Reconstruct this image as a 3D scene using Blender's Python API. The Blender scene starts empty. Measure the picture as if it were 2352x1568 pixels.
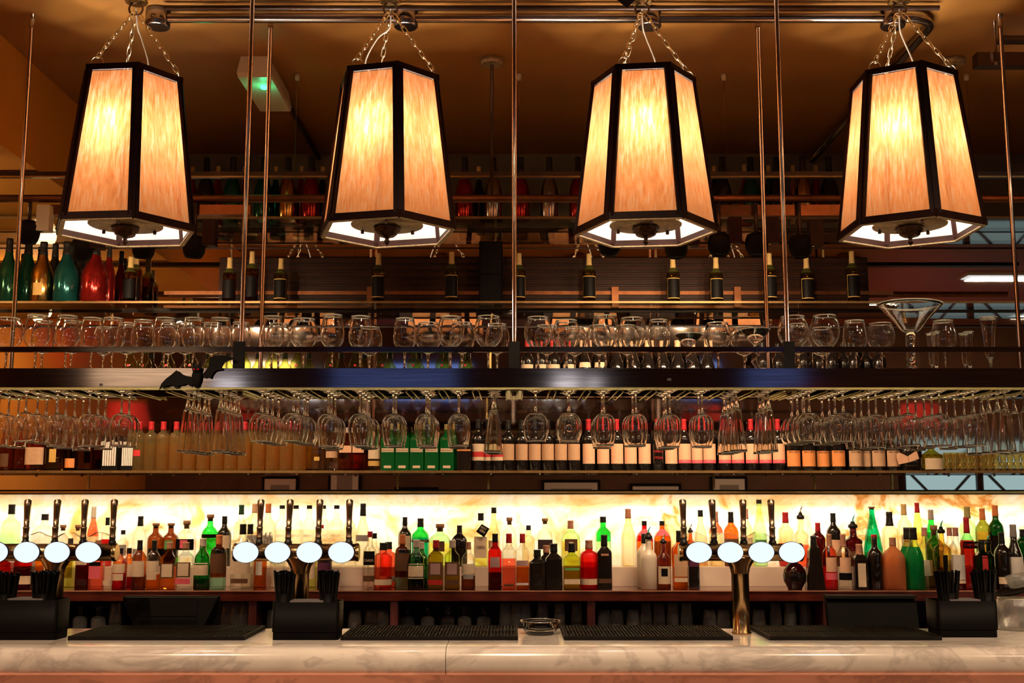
import bpy, math, random
from mathutils import Vector
random.seed(7)
PI = math.pi
C = bpy.context.scene.collection
F = 2620.0
PIT = math.atan(360 / F)
CP, SP = math.cos(PIT), math.sin(PIT)
EYE = 1.65

def den(py):
    return CP - (784 - py) / F * SP
def X(px, py, Y):
    return (px - 1176) / F * Y / den(py)
def Z(py, Y):
    v = (784 - py) / F
    return EYE + Y * (SP + v * CP) / den(py)
def P(px, py, Y):
    return (X(px, py, Y), Y, Z(py, Y))
def S(n, py, Y):
    return n / F * Y / den(py)

# ------------------------------------------------------------------ materials
M = {}
def newmat(name):
    m = bpy.data.materials.new(name)
    m.use_nodes = True
    nt = m.node_tree
    nt.nodes.clear()
    out = nt.nodes.new('ShaderNodeOutputMaterial')
    M[name] = m
    return m, nt, out
def N(nt, t, **kw):
    n = nt.nodes.new('ShaderNode' + t)
    for k, v in kw.items():
        n.inputs[k.replace('_', ' ')].default_value = v
    return n
def rgba(c):
    return (c[0], c[1], c[2], 1.0)
def noise(nt, scale, stretch=(1, 1, 1), detail=4, rough=.55, dist=0.0):
    tc = nt.nodes.new('ShaderNodeTexCoord')
    mp = nt.nodes.new('ShaderNodeMapping')
    mp.inputs['Scale'].default_value = stretch
    nz = nt.nodes.new('ShaderNodeTexNoise')
    nz.inputs['Scale'].default_value = scale
    nz.inputs['Detail'].default_value = detail
    nz.inputs['Roughness'].default_value = rough
    nz.inputs['Distortion'].default_value = dist
    nt.links.new(tc.outputs['Object'], mp.inputs['Vector'])
    nt.links.new(mp.outputs['Vector'], nz.inputs['Vector'])
    return nz
def ramp(nt, src, stops):
    r = nt.nodes.new('ShaderNodeValToRGB')
    e = r.color_ramp.elements
    while len(e) < len(stops):
        e.new(.5)
    for el, (p, c) in zip(e, stops):
        el.position = p
        el.color = rgba(c) if len(c) == 3 else c
    nt.links.new(src, r.inputs['Fac'])
    return r
def pbr(name, col, rough=.5, metal=0., var=.12, scale=18., stretch=(1, 1, 1), coat=0., bump=0., spec=.5, emit=None, es=0.):
    m, nt, out = newmat(name)
    b = N(nt, 'BsdfPrincipled')
    nz = noise(nt, scale, stretch)
    lo = [c * (1 - var) for c in col]
    hi = [min(1, c * (1 + var)) for c in col]
    r = ramp(nt, nz.outputs['Fac'], [(.3, lo), (.7, hi)])
    nt.links.new(r.outputs['Color'], b.inputs['Base Color'])
    b.inputs['Roughness'].default_value = rough
    b.inputs['Metallic'].default_value = metal
    b.inputs['Coat Weight'].default_value = coat
    b.inputs['Specular IOR Level'].default_value = spec
    if bump:
        bp = N(nt, 'Bump')
        bp.inputs['Strength'].default_value = bump
        bp.inputs['Distance'].default_value = .002
        nt.links.new(nz.outputs['Fac'], bp.inputs['Height'])
        nt.links.new(bp.outputs['Normal'], b.inputs['Normal'])
    if emit:
        b.inputs['Emission Color'].default_value = rgba(emit)
        b.inputs['Emission Strength'].default_value = es
    nt.links.new(b.outputs['BSDF'], out.inputs['Surface'])
    return m
def emis(name, col, s):
    m, nt, out = newmat(name)
    e = N(nt, 'Emission')
    e.inputs['Color'].default_value = rgba(col)
    e.inputs['Strength'].default_value = s
    nt.links.new(e.outputs['Emission'], out.inputs['Surface'])
    return m
def tint(name, col, edge=.45, gl=1.0, rough=.03, milky=0., bump=0., bs=60., gmax=1.):
    """thin coloured glass: tinted see-through plus a Fresnel gloss; thicker (darker) where seen edge on"""
    m, nt, out = newmat(name)
    tr = N(nt, 'BsdfTransparent')
    gs = N(nt, 'BsdfGlossy')
    gs.inputs['Roughness'].default_value = rough
    gs.inputs['Color'].default_value = (1, 1, 1, 1)
    lw = N(nt, 'LayerWeight')
    lw.inputs['Blend'].default_value = .5
    pw = nt.nodes.new('ShaderNodeMath'); pw.operation = 'POWER'; pw.inputs[1].default_value = 3.0
    nt.links.new(lw.outputs['Facing'], pw.inputs[0])
    r = ramp(nt, pw.outputs[0], [(0, col), (1, [c * edge for c in col])])
    nt.links.new(r.outputs['Color'], tr.inputs['Color'])
    fr = N(nt, 'Fresnel')
    fr.inputs['IOR'].default_value = 1.5
    ml = nt.nodes.new('ShaderNodeMath'); ml.operation = 'MULTIPLY'; ml.inputs[1].default_value = gl; ml.use_clamp = True
    nt.links.new(fr.outputs['Fac'], ml.inputs[0])
    mn = nt.nodes.new('ShaderNodeMath'); mn.operation = 'MINIMUM'; mn.inputs[1].default_value = gmax
    nt.links.new(ml.outputs[0], mn.inputs[0])
    mx = N(nt, 'MixShader')
    nt.links.new(mn.outputs[0], mx.inputs['Fac'])
    nt.links.new(tr.outputs[0], mx.inputs[1])
    nt.links.new(gs.outputs[0], mx.inputs[2])
    if bump:
        nz = noise(nt, bs)
        bp = N(nt, 'Bump'); bp.inputs['Strength'].default_value = bump; bp.inputs['Distance'].default_value = .004
        nt.links.new(nz.outputs['Fac'], bp.inputs['Height'])
        nt.links.new(bp.outputs['Normal'], gs.inputs['Normal'])
    last = mx
    if milky:
        tl = N(nt, 'BsdfTranslucent'); tl.inputs['Color'].default_value = rgba([min(1, c * 1.1) for c in col])
        df = N(nt, 'BsdfDiffuse'); df.inputs['Color'].default_value = rgba([min(1, c * 1.1) for c in col])
        m1 = N(nt, 'MixShader'); m1.inputs['Fac'].default_value = .5
        nt.links.new(tl.outputs[0], m1.inputs[1]); nt.links.new(df.outputs[0], m1.inputs[2])
        m2 = N(nt, 'MixShader'); m2.inputs['Fac'].default_value = milky
        nt.links.new(mx.outputs[0], m2.inputs[1]); nt.links.new(m1.outputs[0], m2.inputs[2])
        last = m2
    nt.links.new(last.outputs[0], out.inputs['Surface'])
    return m
def solidglass(name, col=(1, 1, 1), rough=0., ior=1.5):
    m, nt, out = newmat(name)
    b = N(nt, 'BsdfPrincipled')
    nz = noise(nt, 8)
    r = ramp(nt, nz.outputs['Fac'], [(.2, [c * .98 for c in col]), (.8, col)])
    nt.links.new(r.outputs['Color'], b.inputs['Base Color'])
    b.inputs['Transmission Weight'].default_value = 1.
    b.inputs['Roughness'].default_value = rough
    b.inputs['IOR'].default_value = ior
    nt.links.new(b.outputs['BSDF'], out.inputs['Surface'])
    return m

pbr('ceiling_paint', (.30, .125, .02), .55, var=.06, scale=2.5)
pbr('orange_plaster', (.70, .29, .03), .7, var=.06, scale=2)
pbr('dark_plaster', (.12, .1, .065), .8, var=.1, scale=3)
pbr('dark_wall', (.13, .06, .03), .7, var=.25, scale=3)
pbr('floor_wood', (.12, .06, .03), .5, var=.3, scale=3, stretch=(1, 8, 1))
pbr('slat_wood', (.024, .008, .004), .4, var=.3, scale=6, stretch=(1, 12, 12), spec=.12)
pbr('counter_wood', (.10, .016, .009), .22, var=.35, scale=5, stretch=(1, 14, 14), coat=.6)
pbr('cab_dark', (.035, .012, .009), .5, var=.3, scale=6)
pbr('divider_wood', (.08, .012, .009), .45, var=.3, scale=8, stretch=(10, 10, 1))
pbr('riser_white', (.80, .62, .50), .4, var=.03, scale=4)
pbr('black_plastic', (.0025, .002, .002), .5, var=.2, spec=.06)
pbr('soft_black', (.005, .004, .0035), .6, var=.2, spec=.1)
pbr('rubber', (.006, .004, .003), .6, var=.3, spec=.12)
pbr('straw_black', (.004, .003, .003), .4, var=.3, spec=.3)
pbr('napkin', (.12, .10, .10), .8, var=.05)
pbr('chrome', (.75, .68, .6), .14, 1., var=.06)
pbr('steel_dark', (.34, .29, .26), .2, 1., var=.18, scale=30, stretch=(1, 40, 40))
pbr('pole_metal', (.46, .36, .30), .2, 1., var=.08)
pbr('beam_metal', (.19, .145, .13), .09, 1., var=.3, scale=7, stretch=(.5, 20, 20))
pbr('brass', (.62, .42, .14), .25, 1., var=.15)
pbr('shelf_edge', (.20, .11, .035), .4, .6, var=.2)
pbr('tower_brass', (.58, .38, .18), .2, 1., var=.2, scale=30)
pbr('handle_metal', (.36, .26, .17), .25, 1., var=.2, scale=40)
pbr('antique_brass', (.40, .29, .15), .45, .55, var=.35, scale=60, bump=.5)
pbr('finial_bronze', (.11, .06, .04), .4, 1., var=.4, scale=80, bump=.8)
pbr('lamp_frame', (.018, .005, .003), .5, var=.3, spec=.1)
pbr('copper_pipe', (.14, .055, .024), .4, 1., var=.2, scale=20)
pbr('black_pipe', (.05, .028, .02), .35, .6, var=.2)
pbr('chain_metal', (.72, .58, .36), .25, 1., var=.1)
pbr('cord_white', (.7, .62, .5), .4, var=.05)
pbr('cord_dark', (.05, .03, .02), .5, var=.1)
pbr('white_plastic', (.75, .68, .5), .35, var=.04)
pbr('hanger_metal', (.55, .50, .20), .3, .85, var=.2)
pbr('bat_card', (.004, .003, .003), .7, var=.3, spec=.1)
pbr('tape', (.02, .016, .016), .6, var=.2)
pbr('red_cloth', (.55, .03, .03), .8, var=.2, scale=60, stretch=(1, 1, .05))
emis('medallion_light', (.77, .885, .965), 1.15)
emis('green_led', (.05, 1., .45), 6)
emis('bat_eye', (.9, .02, .02), .5)
emis('window_glow', (.55, .85, .95), .7)
emis('panel_glow', (.8, .9, 1.), 1.0)

# label papers and caps
for n, c, r in [('cream', (.74, .56, .38), .6), ('white', (.78, .72, .66), .55), ('tan', (.56, .33, .19), .6), ('peach', (.80, .45, .28), .6), ('plum', (.28, .13, .12), .6),
                ('lblack', (.005, .004, .004), .5), ('lred', (.55, .03, .03), .5), ('lpink', (.78, .12, .16), .5), ('gold', (.62, .38, .10), .4), ('lgreen', (.12, .35, .10), .5), ('lblue', (.02, .03, .10), .5),
                ('grey', (.32, .28, .26), .6), ('ink', (.05, .03, .03), .6), ('orange', (.75, .27, .08), .5), ('mauve', (.45, .27, .26), .6), ('brownl', (.13, .06, .03), .55), ('lpurple', (.10, .02, .06), .5),
                ('ckblack', (.012, .010, .009), .4), ('ckcork', (.30, .15, .07), .7), ('ckred', (.45, .02, .025), .35), ('cksilver', (.55, .45, .38), .3), ('ckcopper', (.45, .2, .12), .35), ('cknavy', (.02, .02, .05), .4),
                ('ckpeach', (.72, .42, .24), .45), ('ckorange', (.66, .2, .06), .5), ('ckgold', (.62, .42, .16), .35), ('ckgreen', (.02, .06, .03), .4), ('ckteal', (.02, .35, .28), .4), ('ckwhite', (.7, .62, .5), .4), ('ckolive', (.35, .3, .1), .5), ('ckpink', (.55, .22, .17), .4)]:
    pbr(n, c, r, var=.07, scale=40, spec=.1 if n in ('lblack', 'brownl', 'ink') else .3)
tint('cl', (.95, .95, .90), .68, gmax=.3); tint('gr', (.05, .42, .12), .35, gmax=.3); tint('bg', (.12, .80, .22), .45, gmax=.3); tint('pg', (.72, .95, .66), .55, gmax=.3)
tint('yl', (.84, .90, .42), .5, gmax=.3); tint('am', (.78, .34, .07), .4, gmax=.3); tint('br', (.40, .17, .05), .35, gmax=.3); tint('rd', (.66, .02, .02), .4, gmax=.3)
tint('pk', (.96, .38, .27), .5, gmax=.3); tint('tl', (.03, .62, .38), .45, gmax=.3); tint('or', (.82, .36, .15), .5, milky=.55, gmax=.3); tint('go', (.82, .68, .18), .4, gmax=.4)
tint('fz', (.96, .92, .78), .75, rough=.3, milky=.25, gmax=.3); tint('gd', (.02, .16, .05), .3, gmax=.3); tint('wg', (.50, .52, .14), .3, gmax=.3, milky=.16); tint('dr', (.22, .006, .006), .3, gmax=.3)
tint('st', (.60, .90, .80), .55, gmax=.3); tint('gm', (.01, .42, .10), .5, milky=.5, gmax=.3); tint('og', (.55, .42, .10), .4, gmax=.3); tint('rp', (.80, .10, .10), .4, gmax=.3)
tint('cg', (.95, .88, .68), .65, gmax=.3); tint('vg', (.94, .74, .34), .5, milky=.10, gmax=.4); tint('vl', (.90, .60, .20), .5, milky=.14, gmax=.4); tint('gg', (.03, .50, .12), .4, milky=.3, gmax=.3); tint('shot_g', (.90, .72, .34), .5, gl=2., milky=.12, gmax=.4)  # vg and vl: amber haze painted in for warm glow through clear bottles
pbr('dk', (.012, .008, .006), .1, var=.3, coat=.5); pbr('wn', (.010, .007, .006), .12, var=.3, coat=.4); pbr('wh', (.80, .66, .52), .25, var=.03)
pbr('mgold', (.62, .36, .10), .16, 1., var=.1); pbr('mgreen', (.012, .07, .035), .12, .6, var=.2); pbr('mred', (.30, .015, .012), .14, .75, var=.2)
pbr('msilver', (.4, .36, .34), .2, 1., var=.1); pbr('mblack', (.01, .009, .008), .14, .2, var=.2); pbr('mteal', (.01, .09, .08), .14, .6, var=.2)
tint('tumbler_g', (.9, .9, .86), .6, gl=2.5, rough=.06, bump=.6, bs=80., gmax=.5, milky=.14)  # milky share lifts the dark glasses in place of room glints
tint('film', (.93, .93, .9), .7, gl=1.5, rough=.15, bump=1., bs=60)
solidglass('bowl', (1, 1, .985)); solidglass('bowl_cut', (1, 1, .96)); solidglass('stemglass', (1, 1, .97)); tint('rim_glint_glass', (.96, 1, .78), .8, gl=2., milky=.45); solidglass('thick_clear', (.97, 1, .95))  # rim tint is milky pale yellow to paint in the bright rims
tint('shelfglass', (.93, .96, .90), .6, gl=.9, rough=.02, gmax=.2)

def mirror_mat(name, col, rough):
    m, nt, out = newmat(name)
    g = N(nt, 'BsdfGlossy')
    nz = noise(nt, 1.2)
    r = ramp(nt, nz.outputs['Fac'], [(.3, [c * .93 for c in col]), (.7, col)])
    nt.links.new(r.outputs['Color'], g.inputs['Color'])
    g.inputs['Roughness'].default_value = rough
    nt.links.new(g.outputs[0], out.inputs['Surface'])
mirror_mat('mirror_clear', (.82, .74, .66), .012)
mirror_mat('mirror_smoky', (.68, .56, .46), .04)

def marble():
    m, nt, out = newmat('marble')
    b = N(nt, 'BsdfPrincipled')
    nz = noise(nt, 2.0, (1, 1.8, 1.8), 8, .6, .5)
    r = ramp(nt, nz.outputs['Fac'], [(.0, (.74, .66, .60)), (.44, (.76, .68, .61)), (.49, (.55, .48, .43)), (.52, (.74, .66, .59)), (.72, (.64, .56, .5)), (1, (.76, .69, .63))])
    nz2 = noise(nt, 1.1, (1, 1.5, 1.5), 6, .6, .6)
    r2 = ramp(nt, nz2.outputs['Fac'], [(.35, (.68, .67, .66)), (.6, (1, 1, 1))])
    mx = nt.nodes.new('ShaderNodeMix'); mx.data_type = 'RGBA'; mx.blend_type = 'MULTIPLY'; mx.inputs[0].default_value = .8
    nt.links.new(r.outputs['Color'], mx.inputs[6]); nt.links.new(r2.outputs['Color'], mx.inputs[7])
    nt.links.new(mx.outputs[2], b.inputs['Base Color'])
    b.inputs['Roughness'].default_value = .16
    nt.links.new(b.outputs['BSDF'], out.inputs['Surface'])
marble()
def onyx():
    m, nt, out = newmat('onyx')
    nz = noise(nt, 1.7, (1, 1, 1.3), 8, .62, .9)
    r = ramp(nt, nz.outputs['Fac'], [(.0, (.55, .28, .10)), (.37, (.86, .60, .30)), (.43, (1, .88, .66)), (.50, (1, .97, .88)), (.58, (1, .91, .70)), (.63, (.74, .42, .16)), (.67, (.96, .82, .55)), (1, (1, .96, .86))])
    nz2 = noise(nt, 6, (1, 1, 1), 6, .7, 2.)
    r2 = ramp(nt, nz2.outputs['Fac'], [(.3, (.86, .68, .44)), (.5, (1, .96, .9)), (1, (1, 1, 1))])
    mx = nt.nodes.new('ShaderNodeMix'); mx.data_type = 'RGBA'; mx.blend_type = 'MULTIPLY'; mx.inputs[0].default_value = .9
    nt.links.new(r.outputs['Color'], mx.inputs[6]); nt.links.new(r2.outputs['Color'], mx.inputs[7])
    t = N(nt, 'BsdfTranslucent'); nt.links.new(mx.outputs[2], t.inputs['Color'])
    d = N(nt, 'BsdfDiffuse'); nt.links.new(mx.outputs[2], d.inputs['Color'])
    m1 = N(nt, 'MixShader'); m1.inputs['Fac'].default_value = .12
    nt.links.new(t.outputs[0], m1.inputs[1]); nt.links.new(d.outputs[0], m1.inputs[2])
    nt.links.new(m1.outputs[0], out.inputs['Surface'])
onyx()
def shade_cloth():
    m, nt, out = newmat('shade_cloth')
    nz = noise(nt, 22, (5.5, 5.5, .16), 8, .72)
    r = ramp(nt, nz.outputs['Fac'], [(.34, (.62, .17, .035)), (.5, (.98, .36, .115)), (.66, (1., .66, .38))])
    t = N(nt, 'BsdfTranslucent'); d = N(nt, 'BsdfDiffuse'); tr = N(nt, 'BsdfTransparent')
    nt.links.new(r.outputs['Color'], t.inputs['Color']); 
    ge = N(nt, 'NewGeometry'); md = nt.nodes.new('ShaderNodeMix'); md.data_type = 'RGBA'
    md.inputs[6].default_value = (.40, .15, .045, 1); md.inputs[7].default_value = (.96, .90, .80, 1)   # orange cloth outside, white lining inside
    nt.links.new(ge.outputs['Backfacing'], md.inputs[0]); nt.links.new(md.outputs[2], d.inputs['Color'])
    tr.inputs['Color'].default_value = (1, .55, .22, 1)
    m1 = N(nt, 'MixShader'); m1.inputs['Fac'].default_value = .85
    nt.links.new(t.outputs[0], m1.inputs[1]); nt.links.new(d.outputs[0], m1.inputs[2])
    m2 = N(nt, 'MixShader'); m2.inputs['Fac'].default_value = .02
    nt.links.new(m1.outputs[0], m2.inputs[1]); nt.links.new(tr.outputs[0], m2.inputs[2])
    nt.links.new(m2.outputs[0], out.inputs['Surface'])
shade_cloth()

# ------------------------------------------------------------------ mesh builder
class MB:
    def __init__(s):
        s.v = []; s.f = []; s.m = []; s.sm = []
    def face(s, idx, m=0, sm=False):
        s.f.append(tuple(idx)); s.m.append(m); s.sm.append(sm)
    def box(s, x0, x1, y0, y1, z0, z1, m=0):
        b = len(s.v)
        s.v += [(x, y, z) for z in (z0, z1) for y in (y0, y1) for x in (x0, x1)]
        for q in ((0, 2, 3, 1), (4, 5, 7, 6), (0, 1, 5, 4), (2, 6, 7, 3), (0, 4, 6, 2), (1, 3, 7, 5)):
            s.face([b + i for i in q], m)
        return s
    def lathe(s, prof, seg=24, m=0, sec=None, mfun=None, cx=0, cy=0, cap0=True, cap1=True, sm=True):
        """prof: (r, z) list; sec(r, z, angle) -> (x, y) optional"""
        b = len(s.v)
        for r, z in prof:
            for i in range(seg):
                a = 2 * PI * i / seg
                x, y = sec(r, z, a) if sec else (r * math.cos(a), r * math.sin(a))
                s.v.append((cx + x, cy + y, z))
        for j in range(len(prof) - 1):
            mm = mfun((prof[j][1] + prof[j + 1][1]) / 2) if mfun else m
            for i in range(seg):
                k = (i + 1) % seg
                s.face((b + j * seg + i, b + j * seg + k, b + (j + 1) * seg + k, b + (j + 1) * seg + i), mm, sm)
        if cap0:
            s.face([b + i for i in range(seg)][::-1], mfun(prof[0][1]) if mfun else m)
        if cap1:
            o = b + (len(prof) - 1) * seg
            s.face([o + i for i in range(seg)], mfun(prof[-1][1]) if mfun else m)
        return s
    def tube(s, pts, r, seg=8, m=0, closed=False, cap=True):
        pts = [Vector(p) for p in pts]
        n = len(pts)
        b = len(s.v)
        up = Vector((0, 0, 1))
        rr = r if isinstance(r, (list, tuple)) else [r] * n
        pu = None
        for i, p in enumerate(pts):
            if closed:
                d = pts[(i + 1) % n] - pts[i - 1]
            else:
                d = pts[min(i + 1, n - 1)] - pts[max(i - 1, 0)]
            d.normalize()
            if pu is None:
                u = d.cross(up)
                if u.length < .05:
                    u = d.cross(Vector((0, 1, 0)))
            else:
                u = pu - d * pu.dot(d)
            u.normalize(); w = d.cross(u); pu = u
            for k in range(seg):
                a = 2 * PI * k / seg
                s.v.append(tuple(p + (u * math.cos(a) + w * math.sin(a)) * rr[i]))
        for i in range(n if closed else n - 1):
            j = (i + 1) % n
            for k in range(seg):
                l = (k + 1) % seg
                s.face((b + i * seg + k, b + j * seg + k, b + j * seg + l, b + i * seg + l), m, True)
        if cap and not closed:
            s.face([b + k for k in range(seg)][::-1], m); s.face([b + (n - 1) * seg + k for k in range(seg)], m)
        return s
    def ring(s, c, R, r, axis='z', n=20, seg=6, m=0):
        pts = []
        for i in range(n):
            a = 2 * PI * i / n
            u, w = R * math.cos(a), R * math.sin(a)
            pts.append({'z': (c[0] + u, c[1] + w, c[2]), 'x': (c[0], c[1] + u, c[2] + w), 'y': (c[0] + u, c[1], c[2] + w)}[axis])
        return s.tube(pts, r, seg, m, closed=True)
    def prism(s, poly, y0, y1, m=0, axis='y'):
        """poly in (a, b) extruded along axis y (a=x,b=z) or x (a=y,b=z) or z"""
        def mk(a, b, t):
            return {'y': (a, t, b), 'x': (t, a, b), 'z': (a, b, t)}[axis]
        n = len(poly); b = len(s.v)
        s.v += [mk(p[0], p[1], y0) for p in poly] + [mk(p[0], p[1], y1) for p in poly]
        s.face([b + i for i in range(n)][::-1], m); s.face([b + n + i for i in range(n)], m)
        for i in range(n):
            k = (i + 1) % n
            s.face((b + i, b + k, b + n + k, b + n + i), m)
        return s
    def bar(s, p, q, w, h, m=0):
        p, q = Vector(p), Vector(q)
        d = (q - p).normalized()
        u = d.cross(Vector((0, 0, 1)))
        if u.length < .01:
            u = Vector((1, 0, 0))
        u.normalize(); t = u.cross(d)
        b = len(s.v)
        for e in (p, q):
            for a, c in ((-1, -1), (1, -1), (1, 1), (-1, 1)):
                s.v.append(tuple(e + u * a * w / 2 + t * c * h / 2))
        for qd in ((0, 1, 2, 3), (7, 6, 5, 4), (0, 4, 5, 1), (1, 5, 6, 2), (2, 6, 7, 3), (3, 7, 4, 0)):
            s.face([b + i for i in qd], m)
        return s
    def mesh(s, name, mats):
        me = bpy.data.meshes.new(name)
        me.from_pydata(s.v, [], s.f)
        for x in mats:
            me.materials.append(M[x])
        me.polygons.foreach_set('material_index', s.m)
        me.polygons.foreach_set('use_smooth', s.sm)
        me.update()
        return me
def link(name, me, parent=None, loc=None):
    o = bpy.data.objects.new(name, me)
    C.objects.link(o)
    if parent:
        o.parent = parent
    if loc:
        o.location = loc
    return o
def obj(name, mb, mats, parent=None, loc=None):
    return link(name, mb.mesh(name, [mats] if isinstance(mats, str) else mats), parent, loc)
def tag(o, label, cat, group=None, kind=None):
    o['label'] = label; o['category'] = cat
    if group: o['group'] = group
    if kind: o['kind'] = kind
    return o
def root(name, loc, label, cat, group=None, rot=0.):
    o = bpy.data.objects.new(name, None)
    o.empty_display_size = .05
    C.objects.link(o)
    o.location = loc
    o.rotation_euler = (0, 0, rot)
    return tag(o, label, cat, group)
def struct(name, mb, mats, label=None):
    o = obj(name, mb, mats)
    o['kind'] = 'structure'
    if label: o['label'] = label
    return o
ORD = 'first second third fourth fifth sixth seventh eighth ninth tenth eleventh twelfth thirteenth fourteenth fifteenth sixteenth seventeenth eighteenth nineteenth twentieth'.split()

def area(name, loc, size, sy, power, col, rot):
    l = bpy.data.lights.new(name, 'AREA'); l.shape = 'RECTANGLE'; l.size = size; l.size_y = sy; l.energy = power; l.color = col
    o = bpy.data.objects.new(name, l); C.objects.link(o); o.location = loc; o.rotation_euler = rot
    return o
def point(name, loc, power, col, r):
    l = bpy.data.lights.new(name, 'POINT'); l.energy = power; l.color = col; l.shadow_soft_size = r
    o = bpy.data.objects.new(name, l); C.objects.link(o); o.location = loc
    return o
def spot(name, loc, tgt, power, col, ang, blend=.5, r=.04):
    l = bpy.data.lights.new(name, 'SPOT'); l.energy = power; l.color = col; l.spot_size = math.radians(ang); l.spot_blend = blend; l.shadow_soft_size = r
    o = bpy.data.objects.new(name, l); C.objects.link(o); o.location = loc
    o.rotation_euler = (Vector(tgt) - Vector(loc)).to_track_quat('-Z', 'Y').to_euler()
    return o

# ------------------------------------------------------------------ text
_tx = {}
def text_geo(s):
    if s not in _tx:
        cu = bpy.data.curves.new('t', 'FONT'); cu.body = s; cu.align_x = 'CENTER'; cu.align_y = 'CENTER'; cu.size = 1; cu.resolution_u = 1
        o = bpy.data.objects.new('t', cu); C.objects.link(o)
        dg = bpy.context.evaluated_depsgraph_get()
        me = o.evaluated_get(dg).to_mesh()
        vs = [(v.co.x, v.co.y) for v in me.vertices]; fs = [tuple(p.vertices) for p in me.polygons]
        o.evaluated_get(dg).to_mesh_clear()
        bpy.data.objects.remove(o); bpy.data.curves.remove(cu)
        w = max(v[0] for v in vs) - min(v[0] for v in vs)
        _tx[s] = ([(a / w, b / w) for a, b in vs], fs)
    return _tx[s]

exec_order = []
# ================================================================== ROOM
CEIL = 3.84
struct('ceiling', MB().box(-2.44, 8.2, -2.2, 7.3, CEIL, CEIL + .1), 'ceiling_paint')
struct('floor', MB().box(-5.2, 8.2, -2.2, 7.3, -.1, 0), 'floor_wood')
struct('wall_back', MB().box(-5.2, 8.2, 7.1, 7.3, 0, CEIL), 'dark_plaster')
struct('wall_left', MB().box(-5.2, -5.0, -2.2, 7.1, 0, CEIL), 'orange_plaster')
struct('wall_right', MB().box(8.0, 8.2, -2.2, 7.1, 0, CEIL), 'dark_wall')
struct('wall_front', MB().box(-5.0, 8.0, -2.2, -2.0, 0, CEIL), 'dark_wall')
struct('trim_1', MB().box(-5.2, -2.44, -2.2, 7.1, 3.32, CEIL + .1), 'orange_plaster', 'orange dropped ceiling step along the left of the bar')
struct('trim_2', MB().box(-4.9, 4.4, 6.86, 7.1, 0, 3.27), 'cab_dark', 'dark partition that carries the mirrored shelving')

# mirrors
def mirror(nm, z0, z1, mat, label, seams=(), tilt=0.):
    t = root(nm, (0, 6.84, z0), label, 'mirror', 'mirrored back wall')
    o = obj('glass_panel', MB().box(-4.8, 4.3, -.005, .005, 0, z1 - z0), mat, t)
    o.rotation_euler = (tilt, 0, 0)
    for sx in seams:
        obj('joint_strip', MB().box(sx - .006, sx + .006, -.014, -.006, .004, z1 - z0 - .004), 'brass', t)
    return t
mirror('mirror_strip', 3.17, 3.262, 'mirror_clear', 'narrow mirror strip under the top shelf of large bottles', (-3.3, -.1, 2.5))
mirror('mirror', 2.80, 3.16, 'mirror_clear', 'mirror behind the pale capped wine bottles', (-.19, 1.9))
mirror('mirror_strip', 2.690, 2.765, 'mirror_clear', 'narrow mirror strip under the pale capped wine bottles', (-2.43, -.12, 2.37))
mirror('mirror', 2.285, 2.672, 'mirror_smoky', 'smoky mirror behind the shelf of gin and burgundy bottles', (-.13, 2.0), .03)
mirror('mirror', 1.825, 2.25, 'mirror_smoky', 'smoky mirror behind the shelf of cream labelled wine', (-.15, 1.75), .02)
mirror('mirror_strip', 1.70, 1.795, 'mirror_clear', 'narrow mirror strip above the glowing onyx panel', (-2.52, -.68, -.14, 1.2, 1.8, 2.26))

# ---- things in the room in front, seen in the mirrors, some added for reflections
for i in range(22):
    y = .75 + i * .125
    o = obj('ceiling_slat', MB().box(-2.3, 3.2, y, y + .06, CEIL - .16, CEIL - .01), 'slat_wood')
    tag(o, 'dark ceiling slat over the front room, %s from the %s' % (ORD[min(i, 21 - i)], 'street wall' if i < 11 else 'pendant lamps'), 'slat', 'ceiling slats in front of the bar')
for i, (x, y) in enumerate([(-4.2, 1.2), (-3.2, .2), (2.2, .4), (4.6, .8)]):
    t = root('red_shade_lamp', (x, y, 2.2), 'red cloth drum pendant lamp in the front room, %s from the orange wall' % ORD[i], 'lamp', 'red drum lamps in the front room')
    obj('lamp_shade', MB().lathe([(.26, 0), (.2, .26)], 24, cap0=False, cap1=False), 'red_cloth', t)
    obj('cord', MB().tube([(0, 0, .26), (0, 0, (3.32 if x < -2.44 else CEIL) - 2.2)], .004, 6), 'cord_dark', t)
    obj('diffuser', MB().lathe([(.24, .01), (.24, .02)], 24), 'panel_glow', t)
    point('red_bulb', (x, y, 2.34), 14, (1, .12, .08), .05)
emis('glint_face', (1, .86, .64), 70)  # bright ceiling discs added for glints in the glassware
for j, yy in enumerate((.45, 1.9, 3.55)):
    for i, xx in enumerate((-1.9, -.65, .6, 1.85, 3.0)):
        t = root('glint_light', (xx, yy, CEIL - .19), 'small round added glint light, %s from the orange wall in the %s row' % (ORD[i], ['street side', 'middle', 'bar side'][j]), 'light', 'added glint lights of the front room')
        obj('bezel', MB().lathe([(.05, 0), (.058, .004), (.058, .18)], 18, cap0=False), 'brass', t)
        obj('lamp_face', MB().lathe([(.04, .004), (.04, .008)], 18), 'glint_face', t)
for i, (x0, z0, w, h) in enumerate([(-3.4, 1.35, .5, .6), (-2.5, 1.4, .45, .7), (-1.6, 1.3, .6, .5), (.4, 1.3, .8, .6), (1.6, 1.3, .7, .55), (2.7, 1.35, .5, .6)]):
    t = root('picture_frame', (x0, -1.97, z0), 'framed grey picture on the street wall, %s from the orange wall' % ORD[i], 'picture', 'pictures on the street wall')
    obj('frame', MB().box(0, w, -.02, .02, 0, h), 'soft_black', t)
    obj('mount', MB().box(.04, w - .04, .021, .026, .04, h - .04), 'white', t)
    obj('print', MB().box(.12, w - .12, .027, .03, .12, h - .12), 'grey', t)
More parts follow.
